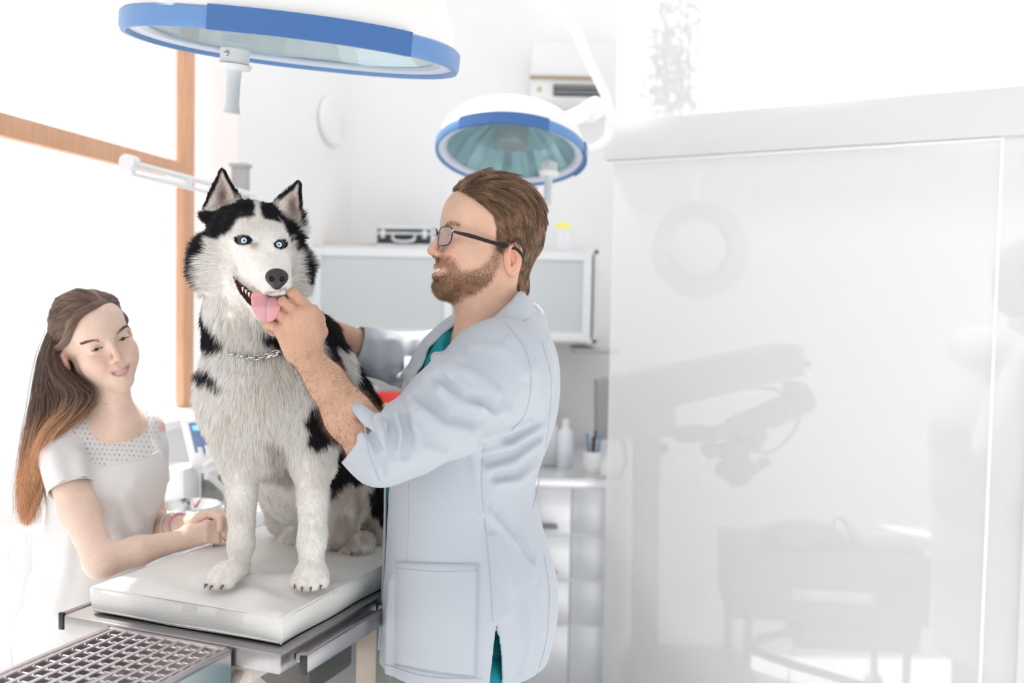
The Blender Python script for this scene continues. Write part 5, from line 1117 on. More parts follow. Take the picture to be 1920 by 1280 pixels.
# ================================================================== the girl leaning on the pad
GO = P(178, 638, 2.03); GS = .93
GL_, GR, gs = head_frame(GO, math.radians(44), math.radians(-2), math.radians(21), GS)
def build_girl():
    B = Shape(); build_head(B, GL_, GR, gs, False, 1.0, .95, .9, ear=(-12, -22))
    B.rc(GL_(-14, 0, -40), P(205, 790, 2.06), .038, .044, .03); B.rc(GL_(25, 0, -75), P(225, 795, 2.03), .026, .034, .03)
    B.rc(P(125, 820, 2.0), P(275, 805, 2.13), .042, .040, .05); B.el(P(195, 860, 2.07), (.10, .07, .12), .05); B.rc(P(190, 920, 2.07), P(170, 1130, 2.07), .085, .09, .05)
    # near arm
    sh, el, wr = P(113, 850, 1.985), P(190, 1052, 1.865), P(340, 1012, 1.965)
    B.rc(sh, P(150, 960, 1.93), .040, .036, .03); B.rc(P(150, 960, 1.93), el, .036, .031, .02); B.rc(el, P(260, 1032, 1.91), .033, .029, .015); B.rc(P(260, 1032, 1.91), wr, .029, .0205, .012)
    # near hand: a loose fist, back of the hand to the viewer
    h0, h1 = P(350, 1009, 1.968), P(392, 1000, 1.972)
    B.rc(wr, h0, .0205, .021, .01); B.el((h0 + h1) / 2 + [0, .004, .002], (.030, .018, .024), .012, frame(h1 - h0))
    for i, (y0, y1) in enumerate(((982, 984), (991, 994), (1001, 1004), (1010, 1013))):
        k0 = P(388, y0, 1.962 + i * .002); k1 = P(408, y1, 1.975); k2 = P(404, y1 + 3, 2.0); finger(B, [P(362, (y0 + 1000) / 2, 1.965), k0, k1, k2], .0088, .0074, .004)
    finger(B, [P(345, 995, 1.98), P(368, 975, 1.992), P(388, 968, 1.995)], .0095, .0075, .006)
    # far arm and hand laid over it
    sh2, el2, wr2 = P(270, 850, 2.12), P(285, 985, 2.16), P(352, 984, 2.05)
    B.rc(sh2, el2, .037, .031, .03); B.rc(el2, wr2, .030, .019, .02)
    B.rc(wr2, P(385, 978, 2.02), .019, .022, .01)
    for i, pts in enumerate((((372, 968, 2.01), (398, 964, 1.985), (414, 972, 1.962), (413, 992, 1.955)), ((378, 966, 2.02), (408, 962, 2.0), (424, 974, 1.975), (421, 1000, 1.965)), ((384, 970, 2.03), (414, 966, 2.015), (430, 980, 1.99), (425, 1006, 1.98)), ((388, 976, 2.04), (418, 976, 2.03), (431, 990, 2.01), (424, 1008, 2.0)))):
        finger(B, [P(*p) for p in pts], .0088, .0072, .004)
    return B
GB = build_girl(); GV, GF_ = cached(GB, .0015, 'girlbody', smooth=1)
gc_ = skin_cols(GV, GL_, GR, gs, GO, (.84, .62, .51), False, (.74, .36, .34), ear=(-12, -22))
GH = (GV - GO) @ GR / gs
gscalp = lambda q: np.where(True, q[:, 0] * .80 - q[:, 2] * 1.0 + 28 + np.maximum(np.abs(q[:, 1]) - 15, 0) * .15 - np.maximum(np.abs(q[:, 1]) - 48, 0) * 1.2, 0)    # hairline plane
hl = gscalp(GH); behind_ear = (GH[:, 0] < -22) & (GH[:, 2] > -62)
sc_ = ((hl < 0) & (GH[:, 2] > 0) | behind_ear) & (np.linalg.norm(GH, axis=1) < 150); gc_[sc_] = np.array([.24, .15, .11])
girl = thing('person', P(190, 900, 2.06) * [1, 1, 0], 'smiling girl with long brown hair and white top leaning on the pad', 'person')
gbody = mesh_obj('body', GV, GF_, SK, girl, cols=gc_)
for s_ in (-1, 1): eyeball(girl, GL_, GR, gs, s_, (1, -.02, -.26), (.06, .045, .04))
GN_ = normals(GV, GF_)
# eyebrows and lashes
for s_ in (-1, 1):
    n = 420; u = rng.random(n); rp = np.array([GL_(86 - 17 * t * t, s_ * (14 + 32 * t), 17 + 5 * math.sin(t * 2.4) + (rng.random() - .5) * 5) for t in u]); rp -= grad(GB.ops, rp) * sdf(GB.ops, rp)[:, None]
    d = np.tile(GR @ np.array([-.45, s_ * .9, .15]), (n, 1)) + grad(GB.ops, rp) * .25; hp, hr_ = strands(rp, d / np.linalg.norm(d, axis=1)[:, None], np.full(n, .006), 3, 0, .12, .00030, 9); hair_obj('eyebrow', hp, hr_, np.tile([.17, .11, .085], (n, 1)), HAIRM, girl)
    n = 130; u = np.linspace(-1, 1, n); rp = np.array([GL_(90.3 - 4.2 * t * t, s_ * 31 + 12 * t, 0.5 - 1.2 * t * t) for t in u]); d = np.array([GR @ nrm(np.array([1, s_ * .3 * t * s_, -.15])) for t in u])
    hp, hr_ = strands(rp, d, np.full(n, .0065), 4, GR @ np.array([0, 0, .12]), .1, .00034, 2); hair_obj('eyelashes', hp, hr_, np.tile([.04, .03, .03], (n, 1)), HAIRM, girl)
# teeth with braces
q = MB(); pts = [GL_(*p) for p in ((78, -18, -65.5), (88, -10, -67.5), (92.5, 0, -69), (88, 10, -67.5), (78, 18, -65.5))]; pts = spline(pts, 20); q.tube(pts, .0034, 8); te = q.build('teeth', mat('teeth', (.86, .84, .78), .25), girl)
q = MB(); f_ = GR[:, 0]; q.tube([p + f_ * .0036 for p in pts], .00045, 6)
for p in pts[2:-1:2]: q.box(p + f_ * .0038, (.0020, .0020, .0020), GR, .0004)
q.build('braces', mat('braces_steel', (.55, .55, .56), .25, 1.0), te)
# ---- hair: combed off the forehead, gathered behind the ear and falling down the back
HB0, HB1 = np.array([.150, .095, .070]), np.array([.42, .24, .13])
fcg = GH[GF_].mean(1); hlf = gscalp(fcg); wf_ = (((hlf < 0) & (fcg[:, 2] > -8) | ((fcg[:, 0] < -20) & (fcg[:, 2] > -50))) & (np.linalg.norm(fcg, axis=1) < 150)).astype(float)
wf_[(np.hypot((fcg[:, 0] + 12) / 20, (fcg[:, 2] + 12) / 32) < 1) & (np.abs(fcg[:, 1]) > 62)] = 0
T_, bc = sample(GV, GF_, 17000, wf_, 5); rp = (GV[T_] * bc[:, :, None]).sum(1); rn = (GN_[T_] * bc[:, :, None]).sum(1); rn /= np.linalg.norm(rn, axis=1)[:, None]; q_ = (rp - GO) @ GR / gs
tgt = np.stack([np.full(len(rp), -62.), np.where(q_[:, 1] < 26, -1, 1) * 50, np.full(len(rp), -34.)], 1); d = (tgt - q_) ; d[:, 2] *= .75; d /= np.linalg.norm(d, axis=1)[:, None]; d = d @ GR.T
d -= rn * (d * rn).sum(1)[:, None]; d /= np.linalg.norm(d, axis=1)[:, None]
cl = np.stack([vnoise(rp * 50, s) for s in (51, 52, 53)], 1)
hp, hr_, own = clump(rp - rn * .001, d + rn * .10 + cl * .12, np.full(len(rp), .044), 900, 6, d * .0 - rn * .115, .3, .02, .00046, 5, .6)
tone = (.75 + .5 * np.random.default_rng(8).random(1000))[own][:, None] * (.85 + .3 * rng.random(len(rp)))[:, None]
hair_obj('hair', hp, hr_, np.clip((HB0 * 1.25) * tone, 0, 1), HAIRM, girl)
# the long fall, along guide locks (px, py, Y)
guides = [[(110, 648, 2.06), (122, 690, 2.055), (138, 722, 2.045), (148, 745, 2.02), (122, 775, 2.0), (95, 802, 1.99), (80, 842, 1.99), (66, 902, 1.99)],
 [(114, 660, 2.075), (132, 695, 2.07), (150, 725, 2.055), (158, 748, 2.03), (136, 772, 2.0), (104, 800, 1.985), (84, 840, 1.98), (72, 900, 1.98)],
 [(104, 640, 1.985), (98, 672, 1.975), (112, 708, 1.968), (140, 740, 1.955), (128, 775, 1.945), (98, 805, 1.94), (80, 850, 1.945), (72, 900, 1.95)],
 [(104, 632, 1.990), (90, 670, 1.985), (84, 720, 1.985), (86, 765, 1.980), (76, 810, 1.975), (66, 860, 1.975), (60, 920, 1.98), (54, 965, 1.98)],
 [(106, 650, 1.99), (108, 690, 1.985), (150, 728, 1.98), (165, 745, 1.975), (140, 775, 1.965), (108, 800, 1.955), (86, 830, 1.955), (74, 880, 1.96)],
 [(96, 625, 2.00), (82, 670, 2.0), (74, 720, 2.0), (68, 770, 2.0), (58, 820, 2.0), (50, 870, 2.0), (46, 920, 2.0), (44, 975, 2.0)],
 [(98, 625, 2.05), (84, 680, 2.05), (78, 740, 2.05), (66, 800, 2.05), (54, 860, 2.04), (50, 920, 2.03), (58, 970, 2.02), (56, 990, 2.02)],
 [(118, 640, 2.04), (112, 700, 2.04), (120, 750, 2.03), (100, 800, 2.02), (84, 850, 2.01), (70, 910, 2.0), (60, 960, 2.0), (52, 985, 2.0)],
 [(108, 655, 2.01), (122, 704, 2.01), (146, 742, 2.0), (120, 770, 1.99), (96, 790, 1.98), (78, 830, 1.98), (62, 890, 1.985), (48, 950, 1.99)]]
guides = [[(x + (-5 if i > 5 else 0), y, Y) for i, (x, y, Y) in enumerate(g)] for g in guides]
G_ = np.array([[P(*p) for p in spline(g, 22)] for g in guides]); n = 9000; a = rng.integers(0, len(G_), n); b = rng.integers(0, len(G_), n); w = rng.random(n) ** 1.6 * .75
strand = G_[a] * (1 - w)[:, None, None] + G_[b] * w[:, None, None]
lock = rng.integers(0, 160, n); lo = np.random.default_rng(3).normal(0, 1, (160, 3)); u = np.linspace(0, 1, 22)
spread = (.0035 + .0045 * np.sin(u * PI * .8))[None, :, None]; strand = strand + lo[lock][:, None] * spread + rng.normal(0, .0022, (n, 1, 3)) + (np.sin(u[None, :] * 9 + lo[lock][:, 0:1] * 5) * .003 * u[None])[:, :, None] * np.array([1, 0, .0])
fly = rng.random(n) < .03; strand[fly] += (rng.normal(0, .018, (fly.sum(), 1, 3)) * (u ** 2)[None, :, None])
cut = (.72 + .28 * rng.random(n)); uu = u[None] * cut[:, None] * 21; i0 = np.clip(uu.astype(int), 0, 20); fr_u = uu - i0; ar = np.arange(n)[:, None]; strand = strand[ar, i0] * (1 - fr_u)[..., None] + strand[ar, i0 + 1] * fr_u[..., None]
rad = .00040 * np.interp(u, [0, .7, 1], [1, .9, .3])[None] * (.7 + .6 * rng.random(n))[:, None]
tone = (.6 + .8 * np.random.default_rng(9).random(160))[lock][:, None]
tl_ = np.clip((u[None] * cut[:, None] - .42) / .4, 0, 1)[..., None]; fallc = np.clip((HB0 * .95 * (1 - tl_) + np.array([.62, .33, .17]) * tl_) * tone[:, None], 0, 1)  # orange lower half: the sun's backlight painted into the strand colour
hair_obj('long_hair', strand, rad, fallc, HAIRM, girl)
# twist of hair from the temple over the ear
q = [GL_(40, 60, 52), GL_(16, 74, 30), GL_(-10, 80, 14), GL_(-34, 76, 2), GL_(-60, 60, -10)]
q2 = [march(GB.ops, x, y, 1.5) - np.array([.0, .005, 0]) for x, y in ((203, 564), (178, 573), (150, 590), (136, 612), (126, 636))] + [P(112, 650, 1.965), P(95, 656, 1.99)]
for qq in (q, q2):
    G1 = spline(qq, 16); n = 900; ph = rng.random(n) * 2 * PI; rr = .009 * np.sqrt(rng.random(n)); u = np.linspace(0, 1, 16); an = ph[:, None] + u[None] * 5
    t_ = nrm(G1[-1] - G1[0]); e1 = nrm(np.cross(t_, GR[:, 2])); e2 = np.cross(t_, e1); st = G1[None] + (e1 * np.cos(an)[..., None] + e2 * np.sin(an)[..., None]) * (rr[:, None] * (.6 + .4 * np.sin(u * PI))[None])[..., None]
    hair_obj('hair_twist', st, np.full((n, 16), .0004), np.clip(HB0 * 1.3 * (.7 + .6 * rng.random(n))[:, None], 0, 1), HAIRM, girl)
# ---- white top
JER = mat('jersey_white', (.80, .79, .785), .8, noise=.05, nscale=120, stretch=(1, 1, 6), bump=.15, bscale=1200, bdist=.0003)
TP_ = Shape()
TP_.rc(P(128, 815, 2.0), P(262, 800, 2.12), .046, .044, .05); TP_.el(P(200, 880, 2.07), (.122, .090, .135), .04); TP_.el(P(235, 900, 2.04), (.075, .075, .07), .04)
TP_.ch([P(195, 930, 2.07), P(185, 1010, 2.07), P(160, 1110, 2.07), P(150, 1200, 2.07)], [.112, .100, .108, .118], .04, kk=.04)
gb_ops = list(TP_.ops)
for f_, r_, h_ in (([(235, 930), (262, 985), (285, 1030)], .012, .006), ([(205, 930), (215, 990), (240, 1040)], .010, .004), ([(170, 880), (182, 950), (200, 1000)], .010, .004), ([(250, 905), (285, 960), (300, 1000)], .009, .004), ([(130, 1000), (120, 1080), (100, 1150)], .014, .006), ([(110, 840), (112, 870), (108, 900)], .009, .004)): fold(TP_, gb_ops, f_, r_, h_, t0=1.5)
g_march = list(TP_.ops)
TP_.shell(.005)
TP_.rc(P(212, 700, 2.06), P(212, 748, 2.045), .056, .056, .003, 's'); TP_.ch([P(200, 775, 2.0), P(230, 785, 1.99), P(248, 772, 2.0)], [.024, .024, .022], .004, 's')
V, F = cached(TP_, .0023, 'girltop', smooth=2); gtop = mesh_obj('top', V, F, JER, girl)
for a_, b_, c_, r0_, r1_ in ((P(124, 822, 1.995), P(117, 845, 1.985), P(137, 925, 1.945), .050, .047), (P(266, 812, 2.12), P(274, 840, 2.12), P(282, 915, 2.14), .046, .042)):
    SL = Shape(); SL.ch([a_, b_, c_], [.046, r0_, r1_], .01, kk=.01); o_ops = list(SL.ops)
    if r0_ == .050:
        for f_, r_, h_ in (([(100, 850), (108, 880), (120, 905)], .009, .004), ([(150, 850), (150, 875), (158, 895)], .008, .004)): fold(SL, o_ops, f_, r_, h_, t0=1.5)
    d_ = nrm(c_ - b_); cut_ = c_ - d_ * .012; SL.shell(.0035); SL.hs(cut_, -d_, .001); V, F = cached(SL, .002, 'gsleeve', smooth=2); mesh_obj('sleeve', V, F, JER, gtop)
    if r0_ == .050:
        e1_ = nrm(np.cross(d_, [0, 0, 1.])); e2_ = np.cross(d_, e1_); q = MB(); q.tube([cut_ + (e1_ * math.cos(t_) + e2_ * math.sin(t_)) * r1_ for t_ in np.linspace(0, 2 * PI, 33)], .0016, 6, cap=False); q.build('sleeve_hem', JER, gtop)
# eyelets of the embroidered yoke and its seams
EYE = mat('eyelet_shadow', (.42, .36, .34), .9); q = MB(); qw = MB(); cnt = 0
for i in range(22):
    for j in range(12):
        x = 118 + i * 9.2 + (j % 2) * 4.6; y = 770 + j * 9.2 + (i - 11) * .5
        if inpoly(np.array([[x, y]]), [(128, 800), (160, 766), (178, 790), (205, 812), (238, 815), (262, 800), (262, 765), (290, 775), (303, 800), (300, 840), (270, 862), (215, 870), (175, 876), (150, 850), (132, 815)])[0] > -2: continue
        p = march(g_march, x, y, 1.5)
        if p is None or p[1] > 2.2: continue
        nn = grad(g_march, p); Re = frame(np.cross(nn, [0, 0, 1.]), nn)
        q.lathe([(0, .0006), (.0013 + .0006 * ((i * 7 + j * 3) % 3) / 2, .0006), (.0013, -.0004), (0, -.0004)], p, Re, 8)
ey = q.build('eyelets', EYE, gtop); ey['kind'] = 'stuff'
seam(gtop, g_march, [(176, 877), (215, 872), (262, 862), (298, 846)], m_=JER, r=.0010, t0=1.5); seam(gtop, g_march, [(150, 768), (176, 795), (205, 815), (238, 818), (262, 806), (272, 790), (264, 760)], name='neck_band', r=.0030, m_=JER, t0=1.5, n=40)
# white trousers down to plain shoes
LG_ = Shape()
for dx, dy in ((-.06, -.02), (.06, .05)):
    h_ = P(160, 1180, 2.09) + [dx, dy, 0]; LG_.rc(h_, [h_[0], h_[1], .50], .085, .058, .03); LG_.rc([h_[0], h_[1], .50], [h_[0], h_[1] + .02, .09], .056, .046, .02)
LG_.hs([0, 0, .06], (0, 0, 1), .002); V, F = cached(LG_, .006, 'gtrousers', smooth=3); mesh_obj('trousers', V, F, mat('white_denim', (.80, .80, .81), .8), girl)
for dx, dy in ((-.06, -.02), (.06, .05)):
    c = P(160, 1180, 2.09) * [1, 1, 0] + [dx, dy + .02, 0]; q = Shape(); q.rc(c + [0, .02, .04], c + [.05, -.10, .03], .036, .030, .01); V, F = cached(q.hs([0, 0, .001], (0, 0, 1), .001), .004, 'gshoe', smooth=2); mesh_obj('shoe', V, F, PLAST, girl)
# beads around the far wrist
wr2 = P(352, 984, 2.05); ax = nrm(P(385, 978, 2.02) - P(285, 985, 2.16)); e1 = nrm(np.cross(ax, [0, 0, 1.])); e2 = np.cross(ax, e1)
br = thing('bead_bracelet', P(334, 985, 2.08), 'pink and lilac bead bracelet on the girl\'s far wrist', 'bracelet')
for k in range(20):
    an = 2 * PI * k / 20; c = P(336, 984, 2.078) + (e1 * math.cos(an) + e2 * math.sin(an)) * .0245; q = MB(); q.ball(c, .0040, seg=12); q.build('bead', [mat('bead_pink', (.85, .38, .42), .3), mat('bead_lilac', (.58, .48, .75), .3)][k % 5 == 0], br)
q = MB(); c = P(322, 984, 2.098); q.tube([c + (e1 * math.cos(a_) + e2 * math.sin(a_)) * .0265 for a_ in np.linspace(0, 2 * PI, 25)], .0016, 6, cap=False); tag(q.build('wristband', mat('band_white', (.85, .83, .8), .5)), 'thin white band beside the bead bracelet on her wrist', 'bracelet')
# ================================================================== right-hand milky glass partition and what stands behind it
GN = P(1868, 560, 2.68); GF = P(1132, 560, 3.3); GN, GF = GN * [1, 1, 0], GF * [1, 1, 0]
gd = nrm(GF - GN); gn = np.array([gd[1], -gd[0], 0]); gn = gn if gn[1] > 0 else -gn; LG = np.linalg.norm(GF - GN); RG = np.stack([gd, gn, [0, 0, 1.]], 1)
def G(s, o, z): return GN + gd * s + gn * o + np.array([0, 0, z])
def gz(px, py):
    d = ray(px, py); A_ = np.array([[d[0], -gd[0]], [d[1], -gd[1]]]); t_, s_ = np.linalg.solve(A_, (GN - CAM)[:2]); return s_, CAM[2] + d[2] * t_
s1_, zA = gz(1820, 160); s2_, zA2 = gz(1145, 238); _, zB = gz(1865, 255); _, zB2 = gz(1145, 305)
def milky(name, fac, col=(.83, .84, .845)):
    m_ = bpy.data.materials.new(name); m_.use_nodes = True; nt = m_.node_tree; nt.nodes.clear()
    o = nt.nodes.new('ShaderNodeOutputMaterial'); mx = nt.nodes.new('ShaderNodeMixShader'); tr = nt.nodes.new('ShaderNodeBsdfTransparent'); ad = nt.nodes.new('ShaderNodeMixShader'); ad.inputs[0].default_value = .5
    df = nt.nodes.new('ShaderNodeBsdfDiffuse'); tl = nt.nodes.new('ShaderNodeBsdfTranslucent'); df.inputs[0].default_value = tl.inputs[0].default_value = col + (1,)
    nt.links.new(df.outputs[0], ad.inputs[1]); nt.links.new(tl.outputs[0], ad.inputs[2]); mx.inputs[0].default_value = fac
    nt.links.new(tr.outputs[0], mx.inputs[1]); nt.links.new(ad.outputs[0], mx.inputs[2]); nt.links.new(mx.outputs[0], o.inputs[0]); return m_
m = MB(); m.box((1.9, 4.95, 1.15), (6.6, .1, 2.30)); struct(m.build('wall_rear', WHITE))  # left stretch added out of sight to keep sun off the floor
MILK = milky('milky_glass', .60); PANE = milky('milky_pane', .42, (.95, .95, .96))
part_frame = mat('partition_white', (.70, .70, .70), .5)
zlo, zhi = (zB + zB2) / 2, (zA + zA2) / 2
q = MB(); q.box(G((LG + .0) / 2 - .15, 0, (zlo + zhi) / 2), (LG + .3, .05, zhi - zlo), RG, .004)          # rail
q.box(G(-.22, 0, 1.5), (.26, .05, 3.0), RG, .004); q.box(G(LG / 2, 0, 2.95), (LG + .6, .05, .2), RG)
wf = struct(q.build('window_2', part_frame))
q = MB(); q.box(G(LG / 2 - .08, .0, zlo / 2), (LG + .1, .008, zlo), RG); gp = struct(q.build('wall_right', MILK))
q = MB(); q.box(G(LG / 2 - .08, .0, (zhi + 2.85) / 2), (LG + .1, .008, 2.85 - zhi), RG); q.build('upper_pane', PANE, wf)
q = MB(); q.box(G(LG / 2, -.008, zlo - .006), (LG, .012, .006), RG); q.box(G(.0, -.008, zlo / 2), (.006, .012, zlo), RG)
q.build('bead', mat('bead_white', (.97, .97, 1.0), .3), wf)
# ================================================================== seen through the milky glass: microscope, trolley of instruments, someone in a coat, shrub
PG = mat('instrument_grey', (.34, .35, .35), .5); PGD = mat('instrument_dark_grey', (.20, .22, .22), .5)
Ym = 3.62
t = thing('operating_microscope', P(1205, 800, Ym) * [1, 1, 0], 'tall floor-stand operating microscope with angled arm behind the milky glass', 'microscope')
def slab(pts, Y, th, m_, name, par): q = MB(); q.prism([P(x, y, Y) for x, y in pts], (0, th, 0)); return q.build(name, m_, par)
b_ = slab([(1120, 716), (1478, 645), (1482, 650), (1508, 648), (1508, 706), (1470, 712), (1265, 762), (1268, 818), (1190, 824), (1120, 824)], Ym - .07, .14, PG, 'arm', t)
q = MB(); q.tube([P(1212, 820, Ym), [P(1207, 1280, Ym)[0], Ym, .12]], .052, 24); q.build('column', PG, t)
q = MB(); c = [P(1207, 1280, Ym)[0], Ym, .07]; q.box([c[0] + .17, c[1], c[2]], (.48, .40, .10), None, .03); q.build('base', PG, t)
q = MB(); q.ball(P(1240, 842, Ym), .026); q.build('knob', PGD, t)
q = MB(); q.ball(P(1514, 682, Ym), .016); q.build('lock_screw', PGD, t)
q = MB(); q.box(P(1490, 735, Ym), (.075, .10, .08), None, .01); q.tube([P(1515, 745, Ym), P(1440, 780, Ym - .04)], .052, 20); h = q.build('head', PGD, t)
q = MB(); q.tube([P(1445, 775, Ym - .04), P(1375, 808, Ym - .08)], [.045, .055], 20); q.tube([P(1390, 800, Ym - .08), P(1425, 830, Ym - .08)], .045, 16); q.build('optics_body', PGD, t)
for dy in (-.035, .035): q = MB(); q.tube([P(1375, 808, Ym - .08 + dy), P(1330, 812, Ym - .1 + dy), P(1295, 812, Ym - .12 + dy), P(1268, 815, Ym - .13 + dy)], [.03, .028, .034, .026], 16); q.build('eyepiece', PGD, t)
for (x, y, r) in ((1332, 842, .034), (1358, 880, .036)): q = MB(); q.ball(P(x, y, Ym - .1), r); q.build('knob', PGD, t)
q = MB(); q.tube([P(1370, 830, Ym - .08), P(1390, 905, Ym - .08)], [.06, .045], 20); q.tube([P(1395, 890, Ym - .08), P(1442, 862, Ym - .08)], .018, 12); q.build('objective', PGD, t)
q = MB(); q.tube(spline([P(1420, 728, Ym), P(1452, 730, Ym), P(1480, 745, Ym - .03), P(1500, 775, Ym - .06), P(1480, 820, Ym - .08), P(1440, 848, Ym - .08), P(1405, 842, Ym - .08)], 40), .0065, 8); q.build('cable', PGD, t)
q = MB(); q.tube(spline([P(1166, 824, Ym), P(1174, 860, Ym), P(1160, 895, Ym), P(1132, 906, Ym), P(1108, 896, Ym)], 30), .008, 8); q.build('cable', PG, t)
Yc = 3.35
t = thing('instrument_cart', P(1565, 1100, Yc) * [1, 1, 0], 'grey instrument cart with tubular handle behind the milky glass', 'cart')
a = P(1380, 1035, Yc); b = P(1750, 1035, Yc); zt_c = a[2]; zb_c = P(1400, 1165, Yc)[2]
q = MB(); q.box(((a[0] + b[0]) / 2, Yc + .17, (zt_c + zb_c) / 2), (b[0] - a[0], .36, zt_c - zb_c), rotz(-.10), .012); q.build('cabinet', PG, t)
q = MB(); q.box(((a[0] + b[0]) / 2 + .12, Yc + .17, zb_c - .05), ((b[0] - a[0]) * .62, .30, .12), rotz(-.10), .012); q.build('lower_box', PG, t)
q = MB(); q.box(((a[0] + b[0]) / 2 - .01, Yc - .022, (zt_c + zb_c) / 2 - .02), (.28, .012, .04), rotz(-.10), .003); q.build('front_panel', PLAST, t)
q = MB(); q.tube(spline([P(1500, 1185, Yc - .02), P(1450, 1190, Yc - .03), P(1410, 1210, Yc - .05), P(1440, 1230, Yc - .06), P(1540, 1262, Yc - .05), P(1640, 1290, Yc - .02)], 40), .014, 12); q.build('handle', PGD, t)
for sx_ in (.08, .9):
    for sy_ in (0, .3): q = MB(); x_ = a[0] + (b[0] - a[0]) * sx_; q.tube([(x_, Yc + .02 + sy_, zb_c), (x_, Yc + .02 + sy_, .06)], .014, 10); q.ball((x_, Yc + .02 + sy_, .035), .035); q.build('leg', PG, t)
BG = Shape(); c = P(1500, 1030, Yc + .12); c[2] = zt_c + .035
BG.el(c, (.135, .09, .055), .01); BG.el(c + [-.07, -.02, -.01], (.07, .07, .04), .03); BG.el(c + [.10, .0, -.01], (.07, .06, .04), .03); BG.hs([0, 0, zt_c + .002], (0, 0, 1), .001)
V, F = cached(BG, .006, 'bundle', smooth=2); tag(mesh_obj('cloth_bundle', V, F, PG), 'rounded cloth bundle on top of the instrument cart', 'bundle')
c = P(1675, 1030, Yc + .15); c[2] = zt_c + .03; q = MB(); q.box(c, (.27, .2, .05), rotz(-.10), .008); tag(q.build('device', PLAST), 'low flat device on the cart beside the cloth bundle', 'device')
q = MB(); q.tube(spline([P(1560, 1000, Yc + .05), P(1566, 975, Yc + .05), P(1582, 975, Yc + .05), P(1600, 1020, Yc + .05)], 20), .006, 8); q.build('cable', PGD, t)
q = MB(); q.tube(spline([P(1383, 1050, Yc - .03), P(1370, 1100, Yc - .03), P(1366, 1160, Yc - .03), P(1373, 1290, Yc - .03)], 24), .003, 6); q.build('cable', PGD, t)
q = MB(); q.tube(spline([P(1505, 1060, Yc - .04), P(1500, 1150, Yc - .05), P(1488, 1210, Yc - .09), P(1475, 1290, Yc - .09)], 24), .003, 6); q.build('cable', PGD, t)
# the other person
Yp = 3.12; X_ = P(1860, 900, Yp)[0]
pr = thing('person', (X_, Yp, 0), 'person in a long pale coat standing behind the milky glass at the frame edge', 'person')
FB = Shape(); FB.el((X_ + .10, Yp, 1.58), (.085, .10, .115), .02); FB.rc((X_ + .10, Yp, 1.5), (X_ + .08, Yp, 1.36), .055, .06, .03); FB.el((X_ + .04, Yp, 1.18), (.13, .18, .22), .04); FB.el((X_ + .03, Yp, .92), (.12, .16, .14), .04)
FB.rc((X_ + .03, Yp - .16, 1.33), (X_ - .07, Yp - .20, 1.05), .05, .04, .03); FB.rc((X_ - .07, Yp - .20, 1.05), (X_ + .08, Yp - .25, .88), .036, .026, .02); FB.el((X_ + .13, Yp - .26, .85), (.05, .02, .035), .02)
FB.el((X_ + .20, Yp, 1.56), (.025, .016, .02), .02)
V, F = cached(FB, .006, 'otherperson', smooth=2); mesh_obj('body', V, F, mat('skin_far', (.62, .42, .33), .6), pr)
FC = Shape(); FC.ch([P(1865, 690, Yp), P(1850, 800, Yp), P(1850, 900, Yp), P(1858, 1030, Yp), P(1858, 1200, Yp)], [.115, .165, .160, .170, .175], .05, kk=.06); FC.rc(P(1850, 655, Yp) + [0, -.1, 0], P(1850, 655, Yp) + [0, .1, 0], .075, .075, .05)
FC.rc((X_ + .02, Yp - .17, 1.33), (X_ - .10, Yp - .20, 1.06), .075, .06, .03); FC.rc((X_ - .10, Yp - .20, 1.06), (X_ + .04, Yp - .24, .90), .055, .045, .02); FC.hs(P(1850, 1225, Yp), (0, 0, 1), .002)
FC.shell(.012); FC.rc((X_ + .10, Yp, 1.7), (X_ + .09, Yp, 1.40), .08, .075, .003, 's'); V, F = cached(FC, .006, 'othercoat', smooth=2); mesh_obj('coat', V, F, mat('far_coat', (.40, .40, .42), .8), pr)
FT = Shape()
for dy in (-.08, .08): FT.rc((X_ + .02, Yp + dy, .88), (X_, Yp + dy, .09), .105, .06, .02)
V, F = cached(FT, .008, 'othertrousers', smooth=2); mesh_obj('trousers', V, F, mat('far_trousers', (.20, .26, .30), .8), pr)
q = Shape(); q.el((X_ + .085, Yp, 1.625), (.095, .105, .10), .02); q.el((X_ + .05, Yp, 1.56), (.06, .09, .09), .03); V, F = cached(q, .005, 'otherhair', smooth=1); mesh_obj('hair', V, F, mat('hair_far', (.14, .09, .06), .7), pr)
for dy in (-.08, .08): q = MB(); q.box((X_ + .04, Yp + dy, .04), (.26, .09, .08), None, .03, 4); q.build('shoe', PGD, pr)
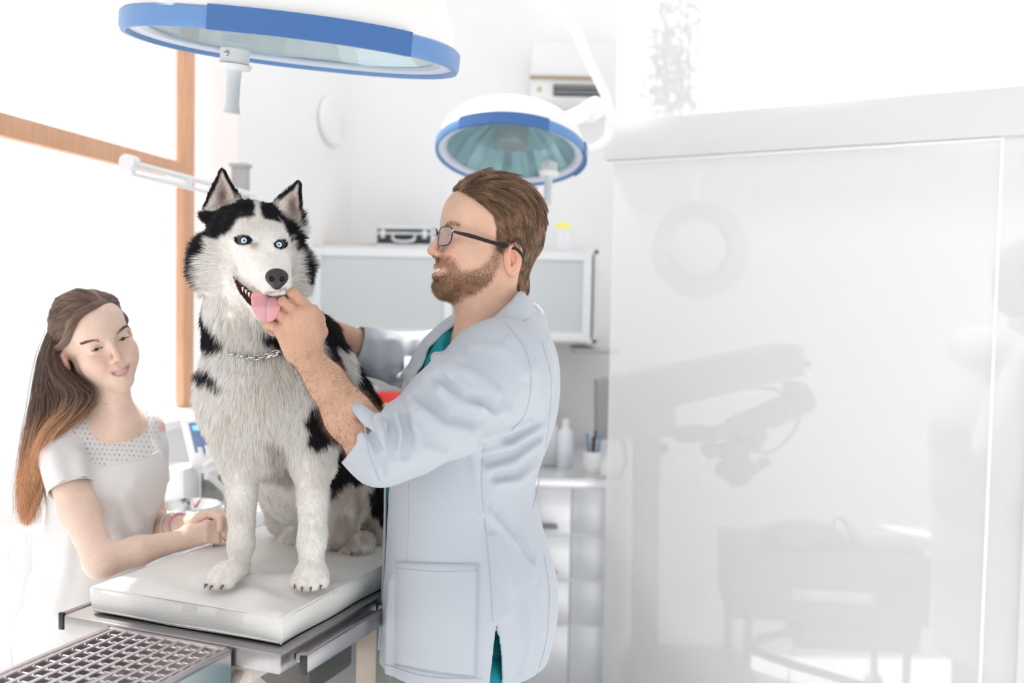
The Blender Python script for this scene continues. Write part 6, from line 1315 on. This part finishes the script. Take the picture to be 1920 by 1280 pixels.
# lamp reflection in the glass, modelled as a made-up round head behind it
c = P(1312, 470, 3.95); t = thing('lamp_reflection', c, 'faint round lamp reflection on the milky glass, built as a disc behind', 'reflection'); Rl = frame((0, -1, 0)); Rl = np.stack([[1., 0, 0], [0, 0, 1.], [0, -1., 0]], 1)
q = MB(); q.lathe([(.0, -.05), (.15, -.05), (.20, 0), (.20, .02), (.125, .02), (.12, .0), (0, .0)], c, Rl, 48); q.build('reflection_ring', mat('reflection_grey', (.66, .66, .72), .5), t)
q = MB(); q.ball(c + [-.01, -.02, .01], (.115, .03, .115)); q.build('reflection_disc', mat('reflection_white', (.85, .85, .86), .4), t)
q = MB(); q.tube([c + [0, .05, 0], c + [.05, .25, .5], c + [.05, .25, 1.2]], .02, 12); q.build('arm', PLAST, t)
# shrub outside the upper pane
Ys = 5.6; t = thing('shrub', P(1260, 560, Ys) * [1, 1, 0], 'slender leafy shrub outside, pale behind the upper glass', 'shrub'); rs = np.random.default_rng(12)
q = MB(); base = P(1262, 560, Ys); stems = []
for k in range(9):
    top_ = P(1225 + rs.random() * 95, -60 + rs.random() * 150, Ys + rs.normal(0, .15)); stems.append(spline([base * [1, 1, 0], base + [0, 0, .1], (base + top_) / 2 + rs.normal(0, .05, 3), top_], 22)); q.tube(stems[-1], .008, 6)
q.build('stem', mat('bark', (.22, .18, .15), .8), t); LV, LF = [], []
for s_ in stems:
    for _ in range(95):
        p = s_[rs.integers(10, 22)] + rs.normal(0, .055, 3); d = nrm(rs.normal(0, 1, 3) + [0, 0, .3]); w_ = nrm(np.cross(d, rs.normal(0, 1, 3))) * .017; l_ = .045 + .03 * rs.random(); n_ = np.cross(d, w_) * .25; i = len(LV)
        LV += [p, p + d * l_ * .4 + w_ + n_, p + d * l_, p + d * l_ * .4 - w_ + n_, p + d * l_ * .45]; LF += [(i, i + 1, i + 4), (i + 1, i + 2, i + 4), (i + 2, i + 3, i + 4), (i + 3, i, i + 4)]
fo = mesh_obj('foliage', LV, LF, mat('leaf_green', (.16, .19, .14), .6), t)
